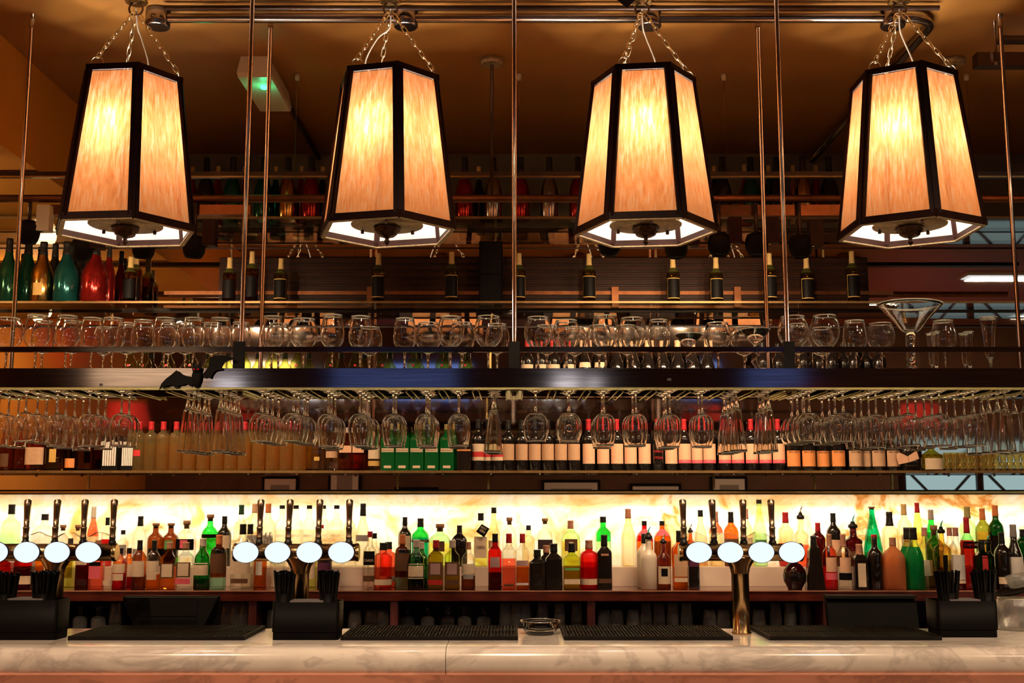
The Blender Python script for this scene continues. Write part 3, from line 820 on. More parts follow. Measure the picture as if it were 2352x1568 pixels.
# ================================================================== BOTTLES
def prof(kind):
    """(z fraction, r fraction, squareness) up to the neck top"""
    return {
        'rd': ([(0, .94), (.012, 1), (.6, 1), (.66, .96), (.71, .80), (.75, .55), (.79, .38), (.9, .34), (1, .34)], 0),
        'bx': ([(0, .94), (.012, 1), (.60, 1), (.655, .95), (.70, .78), (.735, .52), (.77, .40), (.9, .37), (1, .37)], 0),
        'bu': ([(0, .95), (.012, 1), (.44, 1), (.52, .93), (.6, .75), (.67, .55), (.74, .42), (.9, .37), (1, .37)], 0),
        'sq': ([(0, .96), (.01, 1), (.66, 1), (.70, .93), (.75, .62), (.79, .42), (.9, .40), (1, .40)], 1),
        'fl': ([(0, .94), (.012, 1), (.58, 1), (.66, .93), (.73, .72), (.78, .42), (.82, .32), (.92, .30), (1, .30)], .55),
        'tq': ([(0, .92), (.015, 1), (.50, 1), (.515, .93), (.60, .93), (.66, .85), (.72, .62), (.77, .42), (.9, .38), (1, .38)], .15),
        'ta': ([(0, .95), (.01, 1), (.48, 1), (.58, .88), (.68, .62), (.76, .42), (.9, .38), (1, .36)], 0),
        'co': ([(0, .96), (.01, 1), (.3, .98), (.5, .78), (.7, .48), (.85, .30), (.93, .27), (1, .27)], 0),
        'sp': ([(0, .6), (.03, .62), (.1, .72), (.25, .95), (.42, 1), (.6, .9), (.75, .6), (.83, .3), (.9, .2), (1, .2)], 0),
        'tz': ([(0, 1), (.02, 1), (.72, .62), (.78, .5), (.82, .34), (.92, .3), (1, .3)], 1),
        'mg': ([(0, .95), (.012, 1), (.40, 1), (.5, .93), (.6, .72), (.7, .48), (.78, .36), (.9, .30), (.96, .32), (1, .3)], 0),
        'el': ([(0, .72), (.015, .76), (.4, .88), (.62, 1), (.70, .98), (.76, .72), (.80, .36), (.9, .28), (1, .30)], 0),
        'ac': ([(0, .98), (.01, 1), (.66, 1), (.72, .95), (.76, .75), (.785, .42), (.9, .38), (1, .38)], 0),
        'wa': ([(0, .8), (.02, .95), (.15, 1), (.45, .97), (.55, .9), (.63, .98), (.68, .9), (.73, .6), (.78, .4), (.9, .36), (1, .36)], 0),
        'jg': ([(0, .95), (.02, 1), (.55, 1), (.62, .94), (.76, .5), (.84, .28), (.93, .25), (1, .25)], 0),
    }[kind]
def sect(sq):
    if not sq:
        return None
    n = 2 + 6 * sq
    def f(r, z, a, neck=[0]):
        c, s = math.cos(a), math.sin(a)
        q = 1 / (abs(c) ** n + abs(s) ** n) ** (1 / n)
        return r * q * c, r * q * s
    return f
def rat(pr, t):
    for (z0, r0), (z1, r1) in zip(pr, pr[1:]):
        if z0 <= t <= z1:
            return r0 + (r1 - r0) * (t - z0) / max(1e-6, z1 - z0)
    return pr[-1][1]
_bc = {}
def bottle(kind, x, y, z, r, h, glass, liq, fill, cap, caph, labels, name, label, group, txt=None, pour=None, cat='bottle'):
    key = (kind, round(r, 3), round(h, 3), glass, liq, fill, cap, caph, labels, txt, pour)
    if key not in _bc:
        pr, sq = prof(kind)
        hb = h * (1 - .8 * caph) if pour else h
        body = [(rr * r, zz * hb) for zz, rr in pr]
        lq = fill * hb
        zs = sorted(set([zz for _, zz in body] + [lq] + [zz + 1e-4 for zz in [lq]]))
        pts = []
        for zz in zs:
            pts.append((rat([(b[1], b[0]) for b in body], zz), zz))
        ncut = .78 * hb
        base = sect(sq)
        def sec(rr, zz, a):
            if base is None or zz > ncut:
                return rr * math.cos(a), rr * math.sin(a)
            return base(rr, zz, a)
        parts = []
        prb = [(b[1], b[0]) for b in body]
        gz = h * (1 - caph * .8) if not pour else body[-1][1]
        pts = [p for p in pts if p[1] < gz] + [(rat(prb, gz), gz)]
        mb = MB().lathe(pts, 24, sec=sec, mfun=(lambda zz: 1 if zz < lq else 0), sm=not sq > .8)
        parts.append(('glass_body', mb.mesh('glass_body', [glass, liq])))
        rc = rat(pr, max(1 - caph, .86)) * r
        if pour:
            rc = rat(pr, 1) * r
            q = h - hb
            cm = MB().lathe([(rc * 1.05, hb - .004), (rc * 1.5, hb), (rc * 1.45, hb + q * .22), (rc * .8, hb + q * .3), (rc * .6, hb + q * .5)], 12)
            cm.tube([(0, 0, hb + q * .45), (.003, 0, hb + q * .75), (.012, 0, h)], [.005, .004, .002], 6, 1)
            parts.append(('pour_spout', cm.mesh('pour_spout', [cap, pour])))
        elif cap == 'ckcork' or cap == 'ckwide':
            cm = MB().lathe([(rc * .95, h * (1 - caph)), (rc * .95, h * (1 - caph * .55)), (rc * 1.3, h * (1 - caph * .5)), (rc * 1.3, h)], 14)
            parts.append(('stopper', cm.mesh('stopper', ['ckcork'])))
        else:
            ts = [1 - caph + caph * q / 8 for q in range(9)]
            cm = MB().lathe([(min(rat(pr, t), rat(pr, max(.84, 1 - caph)) * (1.25 if caph > .2 else 1.02)) * r * (1.09 if q_ != 5 else 1.03), t * h) for q_, t in enumerate(ts)], 14)
            parts.append(('cap', cm.mesh('cap', [cap])))
        # labels "mat,z0,z1,halfangle;..."
        nl = 0
        for L in [q for q in labels.split(';') if q]:
            mt, z0, z1, an = L.split(',')
            z0, z1, an = float(z0) * h, float(z1) * h, math.radians(float(an))
            nl += 1
            e = .0008 + .0006 * nl
            lm = MB(); nx, nz = 10, 3
            for j in range(nz + 1):
                zz = z0 + (z1 - z0) * j / nz
                rr = rat(prb, zz) + e
                for i in range(nx + 1):
                    a = -PI / 2 - an + 2 * an * i / nx
                    px_, py_ = sec(rr, zz, a)
                    lm.v.append((px_, py_, zz))
            for j in range(nz):
                for i in range(nx):
                    q = j * (nx + 1) + i
                    lm.face((q, q + 1, q + nx + 2, q + nx + 1), 0, True)
            parts.append(('label', lm.mesh('label', [mt])))
        if txt:
            for line in txt.split('|'):
                s, zc, ww, mt = line.split('@')
                vs, fs = text_geo(s)
                zc = float(zc) * h; W = float(ww) * 2 * r
                rr = rat(prb, zc) + .004
                lm = MB()
                for a, b in vs:
                    px_, py_ = sec(rr, zc, -PI / 2 + a * W / rr)
                    lm.v.append((px_, py_, zc + b * W))
                for f in fs:
                    lm.face(f)
                parts.append(('lettering', lm.mesh('lettering', [mt])))
        _bc[key] = parts
    t = root(name, (x, y, z), label, cat, group)
    for n, me in _bc[key]:
        link(n, me, t)
    return t

# ---- back bar counter, cabinet and onyx panel
BZ = 1.1675
cab = root('back_bar_cabinet', (0, 6.13, 0), 'dark red wood back bar cabinet with open glass cubbies', 'cabinet')
obj('worktop', MB().box(-4.2, 4.2, 0, .56, BZ - .052, BZ), 'counter_wood', cab)
obj('top_edge', MB().box(-4.2, 4.2, -.004, .0, BZ - .004, BZ + .0015), 'ckcopper', cab)
obj('back_panel', MB().box(-4.2, 4.2, .52, .55, 0, BZ - .053), 'cab_dark', cab)
obj('cubby_floor', MB().box(-4.2, 4.2, .02, .52, .74, .77), 'cab_dark', cab)
for px in (-230, 120, 580, 905, 1358, 1900, 2330):
    x = X(px, 1400, 6.14)
    obj('divider', MB().box(x - .02, x + .02, .01, .52, .77, BZ - .053), 'divider_wood', cab)
obj('plinth', MB().box(-4.2, 4.2, .06, .5, 0, .74), 'cab_dark', cab)
tag(obj('riser', MB().box(-3.1, 3.1, 6.44, 6.60, BZ + .0006, 1.272), 'riser_white'), 'white step riser at the back of the back bar worktop', 'riser')
OZ0, OZ1 = BZ + .002, 1.672
ox = root('onyx_panel', (0, 6.62, OZ0), 'backlit cream onyx panel glowing behind the spirit bottles', 'panel')
obj('stone_slab', MB().box(-4.1, 4.1, 0, .004, 0, OZ1 - OZ0), 'onyx', ox)
obj('light_box', MB().box(-4.1, 4.1, .19, .2, 0, OZ1 - OZ0), 'white', ox)
obj('top_trim', MB().box(-4.2, 4.2, -.03, .20, OZ1 - OZ0, OZ1 - OZ0 + .016), 'lamp_frame', ox)
obj('trim_edge', MB().box(-4.2, 4.2, -.034, -.03, OZ1 - OZ0 + .006, OZ1 - OZ0 + .018), 'brass', ox)
area('onyx_led', (0, 6.70, OZ1 - .02), 8.1, .06, 48, (.88, .95, 1.0), (math.radians(28), 0, 0))

# ---- shelves
def shelf(nm, y0, z, th, label, mat='shelfglass'):
    t = root(nm, (0, y0, z), label, 'shelf', 'glass shelves on the mirror')
    obj('glass_plate', MB().box(-4.1, 4.2, 0, 6.832 - y0, -th, 0), mat, t)
    obj('front_edge', MB().box(-4.1, 4.2, -.006, 0, -th - .001, .001), 'shelf_edge', t)
    return t
SH1, SH2, SH3, SH4 = 1.805, 2.268, 2.785, 3.278
s1 = shelf('wall_shelf', 6.50, SH1, .012, 'lowest glass shelf with wine and vodka bottles')
for i in range(24):
    obj('shelf_stud', MB().lathe([(.008, -.022), (.009, -.013)], 8, cx=-3.2 + i * .28, cy=.12), 'chrome', s1)
shelf('wall_shelf', 6.50, SH2, .012, 'glass shelf behind the rack with gin and burgundy bottles')
s3 = shelf('wall_shelf', 6.545, SH3, .010, 'glass shelf with pale capped wine bottles and magnums')
obj('gallery_rail', MB().box(-2.1, 2.3, .235, .245, .082, .104), 'copper_pipe', s3)
obj('gallery_rail', MB().box(-2.1, 2.3, .235, .245, .0, .016), 'copper_pipe', s3)
for px in (852, 1412, 1692):
    x = X(px, 670, 6.78)
    obj('rail_post', MB().box(x - .02, x + .02, .205, .234, .0, .125), 'copper_pipe', s3)
shelf('wall_shelf', 6.50, SH4, .012, 'top glass shelf with large dark bottles under the ceiling', 'shelfglass')

# black speaker box and lower decor on the mirror
x0, x1 = X(1100, 630, 6.66), X(1154, 630, 6.66)
t = root('wall_speaker', ((x0 + x1) / 2, 6.72, SH3), 'tall black box standing on the shelf beside the middle pole', 'speaker')
w_ = (x1 - x0) / 2
obj('cabinet', MB().box(-w_, w_, -.05, .05, 0, .385), 'black_plastic', t)
obj('front_grille', MB().box(-w_ + .008, w_ - .008, -.054, -.05, .19, .375), 'soft_black', t)
obj('lower_grille', MB().box(-w_ + .008, w_ - .008, -.054, -.05, .01, .18), 'soft_black', t)

x0, x1 = X(505, 640, 6.82), X(1992, 640, 6.82)
t = root('slatted_panel', ((x0 + x1) / 2, 6.80, SH3 + .012), 'dark horizontally slatted panel behind the pale capped wine bottles', 'panel')
w_ = (x1 - x0) / 2
obj('backing', MB().box(-w_, w_, .014, .02, 0, .305), 'cab_dark', t)
sm_ = MB()
for i in range(7):
    z = .004 + i * .0435
    sm_.prism([(.013, z), (.0, z + .002), (.0, z + .034), (.006, z + .0395), (.013, z + .0395)], -w_, w_, axis='x')
obj('slats', sm_, 'slat_wood', t)

# ---- top shelf magnums
TOPB = [(440, 383, 'mred'), (472, 363, 'mblack'), (499, 382, 'mred'), (533, 362, 'mgreen'), (560, 384, 'mgold'), (604, 362, 'mgreen'), (632, 383, 'mteal'), (660, 363, 'mgold'), (690, 382, 'mred'), (714, 362, 'mred'), (740, 383, 'mblack'),
        (1067, 362, 'mred'), (1100, 383, 'mblack'), (1133, 362, 'msilver'), (1196, 362, 'mred'), (1262, 362, 'msilver'), (1328, 362, 'mred'), (1642, 382, 'mblack'), (1660, 362, 'mblack'), (1712, 378, 'mred'), (1726, 362, 'mgreen'),
        (1768, 380, 'mgreen'), (1786, 362, 'mblack'), (1823, 380, 'mgold'), (1846, 360, 'mgold'), (1876, 380, 'mred'), (1906, 360, 'mblack')]
CN = {'mred': 'red', 'mblack': 'black', 'mgreen': 'dark green', 'mgold': 'gold', 'mteal': 'teal', 'msilver': 'silver'}
for i, (px, top, c) in enumerate(TOPB):
    y = 6.60 if top < 370 else 6.72
    h = Z(top, y) - SH4
    if px < 800: wh, n = 'left of the second pendant', sum(1 for b in TOPB if b[0] <= px)
    elif px < 1500: wh, n = 'between the second and third pendants', sum(1 for b in TOPB if 800 < b[0] <= px)
    else: wh, n = 'between the third and fourth pendants', sum(1 for b in TOPB if 1500 < b[0] <= px)
    bottle('mg', X(px, 460, y), y, SH4, S(21, 460, y) if top < 370 else S(15, 460, y), h, c, c, .3, 'ckblack' if top < 370 else 'ckgold', .22, '' , 'champagne_bottle', '%s large bottle on the top shelf, %s %s' % (CN[c], ORD[n - 1], wh), 'large bottles on the top shelf')

# ---- third shelf
MAG = [(-27, 'mred', 22, 545), (18, 'mgreen', 22, 548), (62, 'mgreen', 25, 552), (97, 'mgold', 25, 556), (124, 'mblack', 20, 560), (152, 'mteal', 28, 556), (186, 'mblack', 18, 560), (217, 'mred', 30, 556), (249, 'mred', 16, 560)]
for i, (px, c, hw, top) in enumerate(MAG):
    y = 6.60 if hw > 20 else 6.73
    if px in (62, 124): y = 6.74
    bottle('mg', X(px, 640, y), y, SH3, S(hw, 640, y), Z(top, y) - SH3, c, c, .3, 'ckblack', .22, 'gold,.10,.3,24;' if c == 'mgold' else '', 'champagne_bottle', 'glossy %s magnum under the dropped ceiling, %s from the left edge' % (CN[c], ORD[i]), 'coloured magnums on the third shelf')
WB = [(299, 590, 'd'), (311, 578, 'd'), (527, 592, 'd'), (578, 578, 'd'), (645, 594, 'g'), (869, 582, 'g'), (1037, 579, 'g'), (1192, 582, 'g'), (1353, 583, 'g'), (1546, 590, 'g'), (1645, 592, 'g'), (1768, 582, 'g'), (1853, 592, 'g'), (1958, 577, 'g')]
WN = ['left of a pair beside the red magnums', 'right of a pair beside the red magnums', 'left of the poles near the bat', 'hidden behind the left pole', 'just right of the left poles', 'under the second pendant lamp', 'left of the black box', 'right of the black box at the middle pole', 'under the third pendant lamp', 'at the right edge of the third pendant lamp', 'left of the right poles', 'behind the right pole', 'just right of the right poles', 'rightmost of them']
for (px, top, c), wn in zip(WB, WN):
    y = 6.63 if top > 585 else 6.60
    if px == 311: y = 6.72
    z = SH3
    h = Z(top, y) - z
    r = S(15.2, 640, y)
    lab = 'lblack,.10,.50,58' if c == 'd' else 'gold,.095,.53,64;lblack,.11,.515,60'
    bottle('bx', X(px, 640, y), y, z, r, h, 'wg', 'og' if c == 'g' else 'br', .66, 'ckgold', .24, lab, 'wine_bottle', 'green pale capped wine with black label, ' + wn if c == 'g' else 'pale capped wine with dark label, ' + wn, 'pale capped wine bottles')

# ---- second shelf
for i, px in enumerate((300, 333, 386, 440, 487, 560, 625, 683, 762, 818, 880, 950, 1016, 1069)):
    bottle('tq', X(px, 830, 6.64), 6.64, SH2, S(17, 830, 6.64), .262, 'yl', 'yl', .6, 'ckgreen', .14, 'cream,.30,.48,60;lred,.545,.59,9', 'gin_bottle', 'pale green gin bottle behind the rack, %s from the left' % ORD[i], 'gin bottles behind the rack')
for i, px in enumerate((1211, 1243, 1272, 1307)):
    bottle('bx', X(px, 840, 6.64), 6.64, SH2, S(14.5, 840, 6.64), .30, 'wn', 'wn', .6, 'lred', .2, 'cream,.14,.52,62' + (';brownl,.26,.42,22' if i == 2 else ''), 'wine_bottle', 'wine with tall cream label behind the rack, %s right of the middle post' % ORD[i], 'cream labelled wine behind the rack', ('CHIANTI@.42@.8@ink|CLASSICO@.36@.8@ink' if i == 0 else None))
for i, px in enumerate((1343, 1378, 1417, 1455, 1488, 1523, 1557, 1591, 1625)):
    bottle('bu', X(px, 840, 6.64), 6.64, SH2, S(17, 840, 6.64), .30, 'wn', 'wn', .6, 'ckpeach', .2, 'cream,.46,.56,50' if i < 2 else 'brownl,.2,.36,40', 'wine_bottle', 'dark burgundy bottle behind the rack, %s of its run' % ORD[i], 'burgundy bottles behind the rack')
for i, px in enumerate((1752, 1788, 1846, 1880, 1912, 1938, 1962, 1990, 2020)):
    bottle('bx', X(px, 840, 6.64 + .06 * (i % 2)), 6.64 + .06 * (i % 2), SH2, S(15, 840, 6.64), .29, 'wn', 'wn', .6, 'ckblack', .2, ('tan' if i < 7 else 'plum') + ',.12,%s,62' % ('.46' if i in (0, 1, 7, 8) else '.38'), 'wine_bottle', 'wine with %s label right of the burgundies, %s of its run' % ('tan' if i < 7 else 'dull purple', ORD[i]), 'tan labelled wine behind the rack')

# ---- lowest glass shelf
Y1 = 6.62
def b1(kind, px, w, h, glass, liq, fill, cap, caph, labels, name, label, group, txt=None, dy=0.):
    y = Y1 + dy
    return bottle(kind, X(px, 1050, y), y, SH1, S(w / 2, 1050, y), h, glass, liq, fill, cap, caph, labels, name, label, group, txt)
for px, w, h, gl, lq, lab, lb in [(14, 32, .25, 'am', 'br', 'brownl,.1,.4,40', 'dark amber spirit bottle at the left end of the lowest glass shelf'), (46, 30, .27, 'am', 'br', '', 'unlabelled amber bottle, second on the lowest glass shelf'), (84, 42, .26, 'am', 'am', 'tan,.14,.52,58', 'amber bottle with large tan label on the lowest glass shelf'),
                                  (129, 42, .25, 'go', 'og', 'gold,.2,.5,20', 'wide golden bottle on the lowest glass shelf'), (164, 28, .24, 'am', 'br', 'orange,.08,.3,50', 'small amber bottle beside the striped canisters')]:
    b1('fl' if w > 40 else 'rd', px, w, h, gl, lq, .6, 'ckcork', .14, lab, 'spirit_bottle', lb, 'spirits at the left of the lowest shelf')
for px, w, wh in ((256, 28, 'left'), (297, 22, 'right')):
    t = root('striped_canister', (X(px, 1050, Y1), Y1, SH1), 'black and white striped canister, %s of the pair on the shelf' % wh, 'canister', 'striped canisters')
    hw = S(w / 2 + 4, 1050, Y1)
    obj('body', MB().box(-hw, hw, -.03, .03, 0, .2), 'soft_black', t)
    st = MB()
    for i in range(6):
        a = -hw + .006 + i * (2 * hw - .012) / 6
        st.box(a, a + (2 * hw - .012) / 6 * .72, -.034, -.03, .03, .165)
    obj('stripes', st, 'white', t)
VX = [318, 345, 373, 403, 434, 467, 499, 530, 561, 594, 626, 657, 688]
for i, px in enumerate(VX):
    b1('ac', px, 30.5, .285, 'vg', 'vl', .55, 'ckred', .17, 'lred,.30,.42,30' if i == 0 else '', 'spirit_bottle', 'clear glow-tinted bottle with red cap, %s of the long row left of centre' % ORD[i], 'red capped clear bottles')
b1('ac', 730, 29, .27, 'cl', 'cl', .6, 'lblue', .14, 'gold,.22,.3,24', 'vodka_bottle', 'clear bottle with dark blue lettering, left of two', 'clear blue lettered bottles', 'ABSOLUT@.50@.9@lblue|VODKA@.41@.75@lblue')
b1('ac', 763, 31, .27, 'cl', 'cl', .6, 'lblue', .14, 'tan,.28,.42,55', 'vodka_bottle', 'clear bottle with dark blue lettering, right of two', 'clear blue lettered bottles', 'ABSOLUT@.50@.9@lblue|VODKA@.45@.75@lblue')
b1('sq', 795, 30, .25, 'pk', 'pk', .55, 'cksilver', .12, 'peach,.42,.58,44', 'gin_bottle', 'pink bottle with peach label, left of two on the shelf', 'pink bottles on the lowest shelf')
b1('sq', 824, 28, .25, 'pk', 'pk', .55, 'cksilver', .12, 'peach,.42,.58,44', 'gin_bottle', 'pink bottle with peach label, right of two on the shelf', 'pink bottles on the lowest shelf')
b1('rd', 860, 30, .29, 'cl', 'cl', .6, 'cksilver', .12, 'cream,.24,.50,60;gold,.10,.2,56', 'rum_bottle', 'clear bottle with tall cream label left of the green bottles', 'single bottles on the lowest shelf', 'BACARDI@.48@.9@ink')
for i, px in enumerate((892, 925, 958, 992, 1027)):
    b1('sq', px, 33, .27, 'gg', 'gg', .42, 'ckolive', .12, 'cream,.40,.48,40;cream,.06,.115,26', 'gin_bottle', 'green square gin bottle with narrow cream labels, %s of five' % ORD[i], 'green gin bottles', "Gordon's@.44@.7@ink")
b1('sq', 1066, 34, .22, 'dk', 'dk', .5, 'ckblack', .14, 'orange,.52,.56,44', 'spirit_bottle', 'squat black square bottle right of the green gin', 'single bottles on the lowest shelf')
for i, px in enumerate((1098, 1121, 1144)):
    b1('bx', px, 28, .30, 'wn', 'wn', .6, 'ckblack', .2, 'cream,.20,.52,66;lred,.27,.37,66', 'wine_bottle', 'wine bottle with cream and red banded label, %s of three' % ORD[i], 'red banded wine bottles', dy=.03 * (i % 2))
for i, px in enumerate((1167, 1198, 1228, 1258, 1288, 1318)):
    b1('bx', px, 29.5, .295, 'wn', 'wn', .6, 'ckblack', .2, 'tan,.21,.525,66', 'wine_bottle', 'wine bottle with plain short tan label, %s of six' % ORD[i], 'plain tan wine bottles')
for i, px in enumerate((1352, 1385, 1417, 1448, 1480, 1541)):
    b1('bx', px, 29.5, .30, 'wn', 'wn', .6, 'ckred', .22, 'peach,.14,.52,66', 'wine_bottle', 'red capped wine with plain tall peach label, %s of six' % ORD[i], 'tall peach labelled wine')
b1('bx', 1511, 29, .30, 'wn', 'wn', .6, 'ckred', .22, '', 'wine_bottle', 'black wine bottle with red lettering among the peach labels', 'single bottles on the lowest shelf', 'SHIRAZ@.37@.85@lred|STEAK@.25@.8@lred')
for i, px in enumerate((1572, 1601, 1629, 1664, 1694, 1726, 1757, 1788)):
    b1('bx', px, 29.5, .30, 'wn', 'wn', .6, 'ckred', .22, 'peach,.215,.52,66;lpink,.15,.215,66', 'wine_bottle', 'red capped wine with peach label and crimson base band, %s of eight' % ORD[i], 'crimson banded wine', 'MERLOT@.19@.4@peach', dy=.03 * (i == 1))
for i, px in enumerate((1821, 1856, 1889, 1924, 1963, 1990, 2016, 2050)):
    b1('rd', px, 33, .265, 'wn', 'wn', .6, 'ckblack', .2, ('orange' if i < 4 else 'tan') + ',.10,.44,62', 'wine_bottle', 'dark bottle with square orange-tan label, %s of eight at the right' % ORD[i], 'square orange labelled bottles', 'ANCIENS@.41@.8@ink', dy=.05 * (i in (2, 5)))
b1('fl', 2090, 46, .2, 'dk', 'dk', .5, 'ckcork', .12, '', 'spirit_bottle', 'dark squat bottle with a pink booklet tag', 'single bottles on the lowest shelf')
x, y, z = P(2085, 1050, 6.55)
t = root('booklet_tag', (x, 6.555, z), 'open pink booklet tag hanging on the dark squat bottle', 'tag')
obj('page', MB().prism([(-.062, .0), (-.06, .02), (-.045, .028), (0, .006), (.006, -.028), (-.052, -.04)], -.002, .002), 'peach', t)
obj('page', MB().prism([(.002, .006), (.045, .034), (.055, .032), (.066, -.008), (.008, -.028)], -.004, .0), 'peach', t)
b1('jg', 2139, 50, .145, 'go', 'go', .52, 'ckcork', .12, 'cream,.06,.5,52', 'carafe', 'squat yellow jug bottle beside the stacked shot glasses', 'single bottles on the lowest shelf')
shot = MB().lathe(smooth([(.013, 0), (.0155, .006), (.0165, .02), (.0205, .052)], 3), 14, cap1=False).mesh('shot_glass', ['shot_g'])
shot2 = None
for tier in (0, 1):
    for i in range(12):
        px = 2176 + i * 16.2
        o = link('shot_glass', shot, None, (X(px, 1060, 6.6), 6.6 + .001 * i, SH1 + tier * .0535))
        tag(o, 'amber shot glass, %s of the %s tier beside the yellow jug' % (ORD[i], 'lower' if tier == 0 else 'upper'), 'glass', 'stacked shot glasses')

